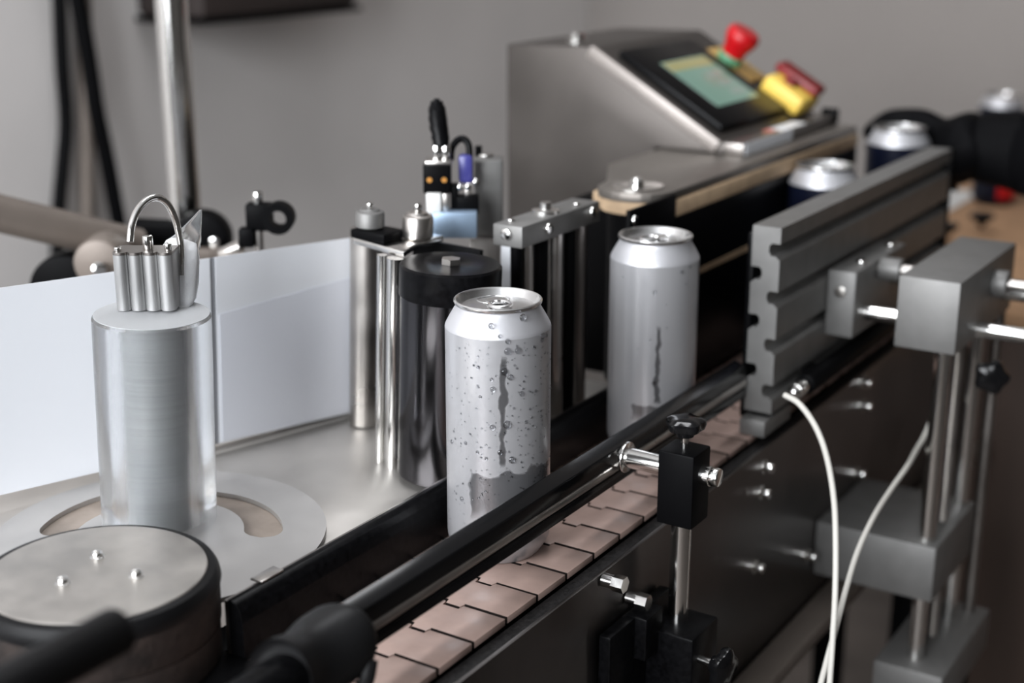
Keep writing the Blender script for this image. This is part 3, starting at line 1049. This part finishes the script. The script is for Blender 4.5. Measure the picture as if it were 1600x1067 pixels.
part('side_flange', slope_box(-0.002, 0.158, CY0 - 0.004, CY0 + 0.001, -0.012, 0.0012), mat('satin_flange_steel', (0.34, 0.31, 0.29), 0.5, 0.9, noise=0.1, nscale=20), cc, 'bright folded edge of the sloping front')
hm = part('touch_panel', slope_box(0.018, 0.147, 0.516, 0.672, 0.0005, 0.0075, 0.003), BLACK, cc, 'black touch panel bezel')
scr = mat('lit_screen', (0.02, 0.03, 0.03), 0.25, emit=(0.20, 0.34, 0.27), estr=0.75)
part('screen', slope_box(0.047, 0.121, 0.551, 0.648, 0.0070, 0.0079, 0.0003), scr, hm, 'lit green touch screen')
scr2 = mat('lit_screen_header', (0.02, 0.03, 0.03), 0.25, emit=(0.42, 0.38, 0.16), estr=0.75)
part('screen_header', slope_box(0.049, 0.063, 0.553, 0.646, 0.0077, 0.0083, 0.0002), scr2, hm, 'yellowish header band on the screen')
scr3 = mat('lit_screen_key', (0.02, 0.03, 0.03), 0.25, emit=(0.24, 0.30, 0.26), estr=0.9)
for k in range(3):
    part('screen_key', slope_box(0.072 + k * 0.015, 0.082 + k * 0.015, 0.608, 0.640, 0.0077, 0.0082, 0.0002), scr3, hm)
# emergency stop
ec = sp(0.059, 0.694, 0)
part('legend_plate', slope_box(0.034, 0.094, 0.674, 0.730, 0.0004, 0.003, 0.001), YELLOW_DK, cc, 'yellow legend plate under the stop button')
part('stop_collar', MB().cyl(sp(0.059, 0.694, .003), sp(0.059, 0.694, .012), 0.0135, seg=28, bev=.001), GREEN, cc, 'green collar')
mu = MB()
mu.lathe(sp(0.059, 0.694, .012), [(0, 0), (0.0125, 0), (0.0130, 0.007), (0.0160, 0.0135), (0.0178, 0.019), (0.0176, 0.025), (0.0150, 0.0285), (0, 0.030)], axis=sn, seg=32)
part('stop_button', mu, RED, cc, 'red mushroom emergency stop button')
# yellow selector box with red handle
part('switch_box', slope_box(0.107, 0.157, 0.677, 0.729, 0.0005, 0.022, 0.006), YELLOW, cc, 'yellow switch box')
rh = MB()
slope_box(0.102, 0.156, 0.704, 0.732, 0.0205, 0.031, 0.004, mb=rh)
slope_box(0.122, 0.135, 0.688, 0.712, 0.0210, 0.027, 0.003, mb=rh)
part('switch_handle', rh, RED_DK, cc, 'dark red switch handle')
# lip under the slope with its two paper labels
part('front_lip', MB().box(-0.0900, -0.0600, CY0 + 0.001, CY1, 0.1793, 0.1905, 0.001), STEEL_DK, cc)
part('paper_label', MB().box(-0.0600, -0.0593, 0.506, 0.618, 0.1798, 0.1903), PAPER, cc, 'white paper label on the lip edge')
part('paper_label', MB().box(-0.0775, -0.0610, 0.60, 0.66, 0.1905, 0.1909), PAPER, cc, 'white sticker on the lip top')
part('warning_label', MB().box(-0.0775, -0.0680, 0.585, 0.600, 0.1905, 0.1909), mat('pink_red_print', (0.65, 0.2, 0.17), .5), cc, 'pale red end of the sticker')
part('end_post', MB().box(-0.0760, -0.0580, CY1 + 0.0005, CY1 + 0.009, 0.1800, 0.1960, 0.002), BLACK_MT, cc)
s = MB()
s.lathe(on_z(902, 66, 0.2700), [(0, 0), (0.012, 0), (0.012, 0.002), (0.007, .003), (0.007, .009), (0, .010)], seg=24)
part('top_bolt', s, CHROME, cc)
part('pedestal', MB().box(-0.31, -0.1535, CY0 + .02, CY1 - .02, FLOOR_Z, 0.0599, 0.003), STEEL_DK, cc)

# ------------------------------------------------------------------ aluminium profile rail (right)
pr_ = thing('profile_rail', 'tall slotted aluminium profile standing along the right side of the belt', 'profile', (0.056, 0.5, 0.008))


def slot(zc, xs, inward):
    """T-slot outline points (going up the face when inward<0)."""
    n, dd = 0.0050, 0.0090
    pts_ = [(0, -n - 0.0030), (0.0034, -n), (dd - 0.002, -n), (dd, -n * .4), (dd, n * .5), (dd - 0.002, n), (0, n)]
    return [(xs + inward * a_, zc + b_) for a_, b_ in pts_]


X0p, X1p, Z0p, Z1p = 0.0450, 0.0680, 0.0180, 0.1670
out = [(X1p, Z0p)]
for zc in (0.0365, 0.0740, 0.1120, 0.1495):
    out += slot(zc, X1p, -1)
out += [(X1p, Z1p), (X0p, Z1p)]
for zc in (0.130, 0.092, 0.052):
    out += [(a_, b_) for a_, b_ in slot(zc, X0p, 1)][::-1]
out += [(X0p, Z0p)]
part('extrusion', MB().prism(out, 0.286, 0.725, 'Y'), ALU, pr_, angle=30)
part('pad_face', MB().box(0.0395, 0.0446, 0.290, 0.725, 0.010, 0.1600, 0.001), BLACK, pr_, 'black pad on the inner face')
part('foot', MB().box(0.0460, 0.0672, 0.276, 0.330, 0.0008, 0.0140, 0.0008), ALU, pr_)
part('end_cover', MB().box(0.0450, 0.0690, 0.7253, 0.732, 0.018, 0.167, 0.001), BLACK_MT, pr_)
part('foot_spacer', MB().box(0.0490, 0.0640, 0.290, 0.324, 0.0141, 0.0179), BLACK_MT, pr_)
part('tail_foot', MB().box(0.0460, 0.0672, 0.66, 0.724, 0.0008, 0.0178, 0.0008), ALU, pr_)

# ------------------------------------------------------------------ slide stand (right): plate, rods, block, column, lower bracket
ss = thing('slide_stand', 'grey aluminium slide block on polished rods and a threaded column beside the profile', 'slide stand', (0.165, 0.45, FLOOR_Z))
mp_ = MB()
mp_.box(0.0684, 0.0925, 0.392, 0.520, 0.0570, 0.1130, 0.0014)
part('mount_plate', mp_, ALU, ss)
s = MB()
s.cyl((0.0800, 0.3900, 0.0955), (0.0800, 0.3925, 0.0955), 0.0048, seg=20, bev=.0004)
part('screw', s, STEEL, ss)
for (x_, y_) in ((0.0850, 0.500), (0.0850, 0.425)):
    s = MB()
    s.cyl((x_, y_, 0.1129), (x_, y_, 0.1165), 0.005, seg=20, bev=.0008)
    part('screw', s, CHROME, ss)
BLK = (0.1400, 0.1880, 0.352, 0.515, 0.0690, 0.1265)
bk = MB()
bk.box(*BLK, 0.0014)
part('slide_block', bk, ALU, ss)
part('guide_rod', MB().cyl((0.0925, 0.410, 0.0765), (0.42, 0.410, 0.0765), 0.0062, seg=28), CHROME, ss)
part('guide_rod', MB().cyl((0.0925, 0.485, 0.0900), (0.42, 0.485, 0.0900), 0.0062, seg=28), CHROME, ss)
part('cross_screw', MB().cyl((0.0925, 0.450, 0.1060), (0.42, 0.450, 0.1060), 0.0048, seg=20), STEEL, ss)
s = MB()
s.cyl((0.094, 0.45, 0.106), (0.112, 0.45, 0.106), 0.0095, seg=24, bev=.001)
part('rod_collar', s, ALU, ss)
s = MB()
s.cyl((0.1882, 0.45, 0.106), (0.200, 0.45, 0.106), 0.0110, seg=24, bev=.001)
part('rod_collar', s, ALU, ss)
bz_ = -0.1130
q1, q2, q3 = Vector((0.1640, 0.4090, 0)), Vector((0.1655, 0.5020, 0)), Vector((0.1640, 0.4560, 0))
for q in (q1, q2):
    part('column_rod', MB().cyl((q.x, q.y, -0.2249), (q.x, q.y, 0.0690), 0.0070, seg=28), CHROME, ss)
part('column_back_rod', MB().cyl((q2.x + .013, q2.y + .02, -0.2249), (q2.x + .013, q2.y + .02, 0.0690), 0.0050, seg=20), STEEL_DK, ss)
th = MB()
n_t = 150
prf = []
zz0, zz1 = -0.2249, 0.0690
for k in range(n_t):
    z_ = zz0 + (zz1 - zz0) * k / n_t
    dz = (zz1 - zz0) / n_t
    prf += [(0.0036, z_), (0.0046, z_ + dz * .5)]
prf = [(0, zz0)] + prf + [(0.0036, zz1), (0, zz1)]
th.lathe((q3.x, q3.y, 0), prf, seg=16)
part('lead_screw', th, STEEL, ss)
lbk = MB()
lbk.box(0.0720, 0.1770, 0.394, 0.512, -0.1630, bz_, 0.0014)
part('lower_bracket', lbk, ALU, ss)
lbk = MB()
lbk.box(0.135, 0.195, 0.385, 0.535, -0.265, -0.225, 0.002)
part('foot_plate', lbk, ALU, ss)
part('floor_post', MB().box(0.14, 0.19, 0.42, 0.50, FLOOR_Z, -0.2651, 0.002), BLACK_MT, ss)
s, st2 = MB(), None
k, st2 = knob(at_d(1549, 588, 1.19), (0.3, -0.9, 0.1), 0.014, 0.05)
kk = part('hand_knob', k, BLACK_GL, ss)

# ------------------------------------------------------------------ sensor under profile + two pale cables
se = thing('proximity_sensor', 'black tubular sensor with chrome tip below the aluminium profile', 'sensor', (0.0785, 0.36, 0.032))
sx_ = 0.0795
s = MB()
s.cyl((sx_, 0.325, 0.0335), (sx_, 0.60, 0.0335), 0.0085, seg=24, bev=.001)
part('barrel', s, BLACK_MT, se)
s = MB()
s.cyl((sx_, 0.304, 0.0335), (sx_, 0.325, 0.0335), 0.0062, seg=24, bev=.001)
s.ball((sx_, 0.304, 0.0335), 0.0058, 2)
part('tip', s, CHROME, se)
s = MB()
s.box(0.0684, 0.0760, 0.345, 0.365, 0.0270, 0.0400)
part('holder', s, BLACK_MT, se)
cpts = spline([at_d(x, y, d) for x, y, d in ((1226, 617, 1.045), (1250, 632, 1.035), (1275, 668, 1.028), (1292, 715, 1.02), (1303, 780, 1.01), (1306, 850, 1.00), (1305, 930, 0.995), (1301, 1000, .99), (1296, 1075, .985), (1290, 1180, .98))])
solo('cable', MB().tube(cpts, 0.0021, seg=10), CABLE, 'pale cable curving down from the sensor tip in front of the side plate', 'cable', cpts[0])
cpts = spline([at_d(x, y, d) for x, y, d in ((1462, 640, 1.24), (1446, 678, 1.22), (1430, 706, 1.19), (1418, 728, 1.14), (1392, 765, 1.10), (1365, 808, 1.06), (1340, 862, 1.03), (1322, 920, 1.01), (1305, 985, 1.0), (1290, 1040, .995), (1280, 1085, .99), (1272, 1180, .985))])
solo('cable', MB().tube(cpts, 0.0021, seg=10), CABLE, 'pale cable slanting down from the column past the lower bracket', 'cable', cpts[0])

# ------------------------------------------------------------------ cans
HC, RB = 0.168, 0.0331


def make_can(name, label, pos, body_mat, group, neck_label=None, rot=0.0):
    t = thing(name, label, 'can', pos, group)
    x, y, z = pos
    P_ = Vector(pos)
    body = MB()
    body.lathe(P_, [(0, 0.006), (0.018, 0.003), (0.0232, 0.0), (0.0255, 0.0002), (0.0275, 0.0022), (0.0315, 0.0085), (0.0328, 0.0115), (RB, 0.015), (RB, 0.1505)], seg=96)
    part('body', body, body_mat, t)
    nk = MB()
    nk.lathe(P_, [(RB, 0.1505), (0.0329, 0.1516), (0.0323, 0.1530), (0.0300, 0.1573), (0.0277, 0.1612), (0.0265, 0.1632), (0.0262, 0.1644), (0.0266, 0.1652)], seg=96)
    part('neck', nk, NECK, t, neck_label)
    ld = MB()
    ld.lathe(P_, [(0.0262, 0.1652), (0.0272, 0.1655), (0.0276, 0.1665), (0.0276, 0.1674), (0.0270, 0.1680), (0.0262, 0.1680), (0.0254, 0.1670), (0.0243, 0.1625), (0.0236, 0.1618), (0.0229, 0.1622), (0.0224, 0.1636), (0.0150, 0.1640), (0, 0.1640)], seg=96)
    lid = part('lid', ld, CAN, t)
    ca, sa = math.cos(rot), math.sin(rot)

    def L(u, v, w):
        return (x + u * ca - v * sa, y + u * sa + v * ca, z + w)
    # stay tab: oval ring, nose plate and rivet
    ring = []
    for k in range(28):
        a = 2 * math.pi * k / 28
        ring.append(L(-0.006 + 0.0075 * math.cos(a), 0.0066 * math.sin(a), 0.1655))
    tm = MB()
    tm.tube(ring, 0.0012, seg=8, closed=True)
    nose = []
    for zz in (0.1648, 0.1660):
        nose.append([L(0.0035 + 0.0062 * math.cos(2 * math.pi * k / 24), 0.0068 * math.sin(2 * math.pi * k / 24), zz) for k in range(24)])
    tm.loft(nose)
    tb_ = part('tab', tm, CAN, lid)
    rv = MB()
    rv.lathe(L(0.0015, 0, 0.1660), [(0, 0), (0.0024, 0), (0.0022, 0.0007), (0, 0.0009)], seg=16)
    sm = MB()
    oval = [L(0.0115 + 0.0085 * math.cos(2 * math.pi * k / 32), 0.0105 * math.sin(2 * math.pi * k / 32), 0.1641) for k in range(32)]
    sm.tube(oval, 0.0003, seg=6, closed=True)
    part('score_line', sm, CAN, lid)
    # rivet belongs to the tab (same level)
    part('rivet', rv, CAN, lid)
    return t


c1 = make_can('beverage_can', 'bare silver can covered in water drops, sharp in the foreground', (0, 0, 0.0002), CAN_BODY_A, 'cans on the conveyor', rot=2.4)
c2 = make_can('beverage_can', 'bare silver can with one dark water streak, second along the belt', (-0.0007, 0.213, 0.0002), CAN_BODY_B, 'cans on the conveyor', rot=1.2)
c3 = make_can('beverage_can', 'dark navy can with bright silver top, partly hidden by the profile', (-0.0033, 0.5640, 0.0002), NAVY, 'cans on the conveyor', rot=.5)
c4 = make_can('beverage_can', 'dark navy can being gripped by the black glove', (-0.0045, 0.7820, 0.0084), NAVY, 'cans on the conveyor', rot=2)
c5 = make_can('beverage_can', 'dark navy can with red patch, farthest away, showing above the gloved arm', tuple(on_z(1568, 147, 0.1274) - Vector((0, 0, 0.168))), NAVY, 'cans on the conveyor', rot=1)
rp = MB()
c5p = c5.location
rows = []
for zz in (0.012, 0.050):
    rows.append([(c5p.x + (RB + .0004) * math.cos(a_), c5p.y + (RB + .0004) * math.sin(a_), c5p.z + zz) for a_ in [YAW - 1.75 + 1.5 * k / 16 for k in range(17)]])
rp._add(rows[0] + rows[1], [(k, k + 1, k + 18, k + 17) for k in range(16)])
part('red_patch', rp, RED, c5, 'red printed patch low on the label')

# water drops on the two wet cans


def can_hit(px, py, cx, cy, r):
    d = ray(px, py)
    ox, oy = CAM.x - cx, CAM.y - cy
    a = d.x ** 2 + d.y ** 2
    b_ = 2 * (ox * d.x + oy * d.y)
    c_ = ox * ox + oy * oy - r * r
    disc = b_ * b_ - 4 * a * c_
    if disc < 0:
        return None
    t_ = (-b_ - math.sqrt(disc)) / (2 * a)
    return CAM + d * t_


def drop_mb(mb, q, cx, cy, r, sub, tall=1.0):
    n_ = Vector((q.x - cx, q.y - cy, 0)).normalized()
    tq = n_.to_track_quat('Z', 'Y').to_matrix().to_4x4()
    t_ = bmesh.new()
    bmesh.ops.create_icosphere(t_, subdivisions=sub, radius=1)
    up_in = tq.inverted() @ Vector((0, 0, 1))
    sc3 = Vector((r, r, r * 0.62))
    if abs(up_in.x) > abs(up_in.y):
        sc3.x *= tall
    else:
        sc3.y *= tall
    M = Matrix.Translation(q + n_ * r * 0.12) @ tq @ Matrix.Diagonal((*sc3, 1))
    mb._merge(t_, M)


def zs(x, y):
    return 680 + x / 2.27, 430 + y / 2.27


big = [(198, 180, 5), (310, 150, 6), (257, 235, 4.5), (257, 270, 6), (293, 267, 5.5), (380, 215, 5.5), (394, 213, 3.5), (245, 343, 6.5), (267, 362, 5), (205, 405, 5),
       (306, 420, 4.5), (152, 327, 3.6), (255, 530, 7), (272, 655, 6), (230, 628, 4.5), (203, 540, 5), (108, 595, 3.5), (60, 590, 3.5), (95, 793, 4.5), (160, 432, 3), (200, 370, 3.2),
       (350, 255, 3), (229, 217, 3), (181, 650, 3), (150, 628, 3), (378, 230, 4), (322, 520, 3), (375, 500, 3), (357, 410, 3)]
for (x_, y_, r_) in big:
    px, py = zs(x_, y_)
    rr = RB
    if y_ < 190:
        rr = RB - 0.0012 if y_ > 165 else RB - 0.0035
    q = can_hit(px, py, 0, 0, rr)
    if q:
        d_ = MB()
        drop_mb(d_, q, 0, 0, r_ / 2.27 * 2.1 / F * 0.9, 2, 1.1)
        part('water_drop', d_, WATER, c1, angle=180)
sd = MB()
rnd = random.Random(3)
n_ = 0
while n_ < 330:
    uu = rnd.random()
    fx = 1 - uu ** 1.6 * 0.97 if rnd.random() < .7 else rnd.random()
    px = 696 + 165 * fx
    py = 535 + 290 * rnd.random()
    q = can_hit(px, py, 0, 0, RB)
    if not q:
        continue
    drop_mb(sd, q, 0, 0, rnd.choice((.00035, .0005, .0006, .0007, .0009)), 1)
    n_ += 1
part('fine_drops', sd, WATER, c1, stuff=True, angle=180)
for (px, py, r_) in ((1023, 457, .0016), (1022, 599, .0017), (1065, 425, .0013), (1078, 417, .0012), (1072, 444, .0010), (1016, 531, .0009), (997, 545, .0009), (1042, 512, .0008)):
    q = can_hit(px, py, c2.location.x, c2.location.y, RB)
    if q:
        d_ = MB()
        drop_mb(d_, q, c2.location.x, c2.location.y, r_, 2, 1.1)
        part('water_drop', d_, WATER, c2, angle=180)

# ------------------------------------------------------------------ gloved hand and arm
pe = thing('person', 'forearm in black sleeve and black glove gripping a dark can from the right', 'person', (0.3, 0.9, 0.1))


def skin(name, pts_, radii_, m_, edges=None, parent=pe, sub=2, org=None):
    me = bpy.data.meshes.new(name)
    o_ = ORG[parent.name]
    edges = edges or [(i, i + 1) for i in range(len(pts_) - 1)]
    me.from_pydata([Vector(p_) - o_ for p_ in pts_], edges, [])
    ob = bpy.data.objects.new(name, me)
    COL.objects.link(ob)
    ob.parent = parent
    sk = ob.modifiers.new('skin', 'SKIN')
    sk.use_smooth_shade = True
    lay = me.skin_vertices
    if not lay:
        bpy.context.view_layer.objects.active = ob
        bm_ = bmesh.new()
        bm_.from_mesh(me)
        bm_.verts.layers.skin.verify()
        bm_.to_mesh(me)
        bm_.free()
    for i, v in enumerate(me.skin_vertices[0].data):
        r_ = radii_[i]
        v.radius = r_ if isinstance(r_, tuple) else (r_, r_)
        v.use_root = (i == 0)
    ss_ = ob.modifiers.new('sub', 'SUBSURF')
    ss_.levels = ss_.render_levels = sub
    ob.data.materials.append(m_)
    ORG[ob.name] = o_
    return ob


cx, cy, cz = c4.location
W = on_y(1572, 236, 0.800)
PM = on_y(1516, 226, 0.804)
hand_pts = [W, PM, W + Vector((0.035, 0.004, -0.002))]
hand_r = [(0.042, 0.042), (0.044, 0.036), (0.040, 0.040)]
edges = [(0, 1), (0, 2)]
# four fingers around the far side of the can, one under the other
chain = ((1474, 203, .824), (1432, 188, .832), (1388, 187, .828), (1352, 215, .799))
for f in range(4):
    s_ = len(hand_pts)
    for j, (px, py, yy) in enumerate(chain):
        q = on_y(px + f * 4 * (j == 3) + f * 3, py, yy + 0.003 * math.sin(f))
        hand_pts.append(q + Vector((0, 0, -0.0165 * f)))
        hand_r.append((0.0180, 0.0150, 0.0130, 0.0105)[j])
    edges += [(1, s_), (s_, s_ + 1), (s_ + 1, s_ + 2), (s_ + 2, s_ + 3)]
s_ = len(hand_pts)
for q, r_ in ((on_y(1506, 250, 0.772), 0.0190), (on_y(1486, 258, 0.756), 0.0155), (on_y(1460, 255, 0.744), 0.0120)):
    hand_pts.append(q)
    hand_r.append(r_)
edges += [(1, s_), (s_, s_ + 1), (s_ + 1, s_ + 2)]
skin('gloved_hand', hand_pts, hand_r, GLOVE, edges)
arm = [W + Vector((-0.004, 0, 0)), W + Vector((0.03, 0.004, -0.001)), W + Vector((0.12, 0.02, -0.004)), W + Vector((0.26, 0.05, -0.012)), W + Vector((0.40, 0.10, -0.02))]
skin('sleeve', arm, [(0.046, 0.046), (0.051, 0.050), (0.056, 0.054), (0.062, 0.060), (0.066, 0.064)], SLEEVE)

# ------------------------------------------------------------------ collecting table beyond the conveyor end
ctb = thing('collecting_table', 'brown board topped table at the far end of the conveyor under the gloved arm', 'table', (0.25, 1.2, FLOOR_Z))
CT = -0.0408
part('board_top', MB().box(-0.20, 0.90, 0.905, 1.80, CT - 0.022, CT, 0.002), CARD, ctb, 'brown board top')
part('front_apron', MB().box(0.08, 0.88, 0.925, 0.945, -0.62, CT - 0.0222, 0.002), WOOD, ctb, 'dark brown front panel')
for (x_, y_) in ((0.0, 0.95), (0.83, 0.95), (-0.15, 1.70), (0.83, 1.70)):
    part('leg', MB().box(x_, x_ + .05, y_, y_ + .05, FLOOR_Z, CT - 0.0222, 0.003), WOOD, ctb)
q = on_z(1487, 318, CT)
solo('paper_sheet', MB().box(q.x - 0.06, q.x + 0.015, q.y - 0.09, q.y + 0.11, CT + 0.0002, CT + 0.0016), WHITE, 'pale sheet of card lying on the brown table behind the profile', 'card', (q.x, q.y, CT + 0.0002))
for (px, py, lab) in ((1532, 350, 'small black star knob standing on the brown table edge'), (1476, 366, 'small black star knob left of the other, beside the slide block')):
    q = on_z(px, py + 14, CT)
    hk_ = thing('star_knob', lab, 'knob', (q.x, q.y, CT + 0.0002))
    k, s_k = knob((q.x, q.y, CT + 0.022), (0, 0, 1), 0.016, 0.006)
    part('grip', k, BLACK_GL, hk_)
    part('stem', s_k, BLACK_MT, hk_)

# ------------------------------------------------------------------ left background: pole, arm, hubs, hoses
pole_b = on_y(293, 400, 0.18)
DP = 1.34
po = thing('support_pole', 'tall polished steel pole rising behind the white label web', 'pole', (0, 0, 0))
pc = at_d(284, 250, DP)
ORG[po.name] = Vector((pc.x, pc.y, FLOOR_Z))
po.location = ORG[po.name]
top_ = at_d(269, -60, DP + .06)
bot_ = at_d(296, 470, DP - .05)
axis_ = Vector((0, 0, 1))
part('tube', MB().cyl((pc.x, pc.y, FLOOR_Z), (pc.x, pc.y, 0.75), 0.0150, seg=32), CHROME, po)
arm_ = thing('reel_arm', 'thick beige tube arm running from the left edge to the pole clamp', 'arm', at_d(165, 400, 1.22))
a0, a1 = at_d(-120, 305, 1.14), at_d(215, 385, 1.27)
part('tube', MB().cyl(a0, a1, 0.0160, seg=28), BEIGE, arm_)
hbp = at_d(163, 405, 1.215)
s = MB()
s.cyl(hbp - vy * 0.02, hbp + vy * .02, 0.0215, seg=28, bev=.004)
part('knuckle', s, BEIGE, arm_)
s = MB()
s.cyl(at_d(155, 420, 1.19), at_d(155, 420, 1.185), 0.006, seg=16, bev=.001)
part('bolt', s, CHROME, arm_)
s = MB()
cH = at_d(110, 452, 1.235)
s.cyl(cH - vy * .012, cH + vy * .012, 0.033, seg=40, bev=.004)
part('hub_disc', s, BLACK_MT, arm_, 'black round hub disc')
s = MB()
s.cyl(at_d(205, 365, 1.30), at_d(345, 372, 1.33), 0.0150, seg=24, bev=.003)
part('cross_bar', s, BLACK_MT, arm_)
s = MB()
s.cyl(at_d(230, 405, 1.29), at_d(348, 405, 1.31), 0.0110, seg=24, bev=.003)
part('lower_bar', s, BEIGE, arm_)
cH = at_d(318, 372, 1.32)
s = MB()
s.cyl(cH - vy * .014, cH + vy * .014, 0.026, seg=36, bev=.004)
hd = part('hub_disc', s, BLACK_MT, arm_, 'black round hub disc beside the pole')
s = MB()
cc_ = at_d(335, 378, 1.295)
s.cyl(cc_, cc_ - vy * .004, 0.005, seg=16, bev=.001)
part('bolt', s, CHROME, arm_)
# post that carries the reel arm down to the floor, hidden behind the web
s = MB()
bp_ = at_d(150, 520, 1.24)
s.box(bp_.x - .02, bp_.x + .02, bp_.y - .02, bp_.y + .02, FLOOR_Z, bp_.z + .03, .003)
part('stand', s, BLACK_MT, arm_)

# ring clamp near the middle
rg = thing('ring_clamp', 'small black clamp with a round eye and silver stud above the web', 'clamp', at_d(410, 400, 1.12))
DR = 1.12
ring = []
cr_ = at_d(436, 340, DR)
for k in range(36):
    a = 2 * math.pi * k / 36
    ring.append(cr_ + ux * (0.0095 * math.cos(a)) + Vector((0, 0, 1)) * (0.0098 * math.sin(a)) - vy * 0)
rr_ = MB()
n36 = 36
pv = []
for k in range(n36):
    a = 2 * math.pi * k / n36
    e_ = ux * math.cos(a) + Vector((0, 0, 1)) * math.sin(a)
    for (rad, off) in ((0.0065, -.007), (0.0124, -.007), (0.0124, .007), (0.0065, .007)):
        pv.append(cr_ + e_ * rad + vy * off)
fc_ = []
for k in range(n36):
    l = (k + 1) % n36
    for e in range(4):
        f_ = (e + 1) % 4
        fc_.append((k * 4 + e, k * 4 + f_, l * 4 + f_, l * 4 + e))
rr_._add(pv, fc_)
part('eye', rr_, BLACK_MT, rg)
part('clamp_body', cam_box(383, 424, 320, 362, DR, 0.014, 0.002), BLACK_MT, rg)
part('lower_jaw', cam_box(372, 396, 358, 388, DR, 0.012, 0.002), BLACK_MT, rg)
s = MB()
q = at_d(403, 322, DR + .006)
s.cyl(q, q + Vector((0, 0, .0115)), 0.0040, seg=18, bev=.0005)
part('stud', s, CHROME, rg)
s = MB()
q = at_d(404, 360, DR + .006)
s.cyl((q.x, q.y, TZ), q, 0.0035, seg=16)
part('stem', s, STEEL, rg)
s = MB()
s.cyl(at_d(345, 398, DR + .01), at_d(378, 385, DR + .004), 0.0055, seg=18, bev=.001)
part('side_pin', s, STEEL, rg)

# hoses and conduit on the left wall
XH = -1.14


def wall_tube(name, px_pts, r, m, label, cat, x):
    pts_ = spline([on_x(a_, b_, x) for a_, b_ in px_pts])
    return solo(name, MB().tube(pts_, r, seg=14), m, label, cat, pts_[0])


wall_tube('hose', [(90, -130), (93, 0), (97, 100), (103, 190), (98, 260), (92, 330), (90, 430), (92, 600)], 0.0105, BLACK_MT, 'black hose hanging upright at the far left of the wall', 'hose', -1.182)
wall_tube('hose', [(95, -140), (122, 0), (138, 90), (150, 170), (165, 240), (182, 330), (200, 430), (215, 600)], 0.0125, BLACK_MT, 'black hose slanting across the wall left of the pole', 'hose', -1.150)
wall_tube('conduit', [(128, -140), (130, 0), (134, 170), (136, 330), (138, 600)], 0.0115, BEIGE, 'beige conduit on the wall between the two black hoses', 'conduit', -1.185)
# dark unit high on the wall
du = thing('wall_cabinet', 'dark brown unit on the wall, its blurred underside at the top of the picture', 'cabinet', (-1.1, 1.15, 0.3))
b0, b1 = on_x(318, 26, -1.06), on_x(560, 26, -1.06)
part('case', MB().box(-1.1995, -1.06, b0.y, b1.y, b0.z - 0.004, b0.z + 0.5, 0.01), mat('dark_brown_case', (0.03, 0.022, 0.02), 0.6), du)
part('bottom_rim', MB().box(-1.1995, -1.055, b0.y - .004, b1.y + .004, b0.z - 0.012, b0.z - 0.004, 0.002), BLACK_MT, du)
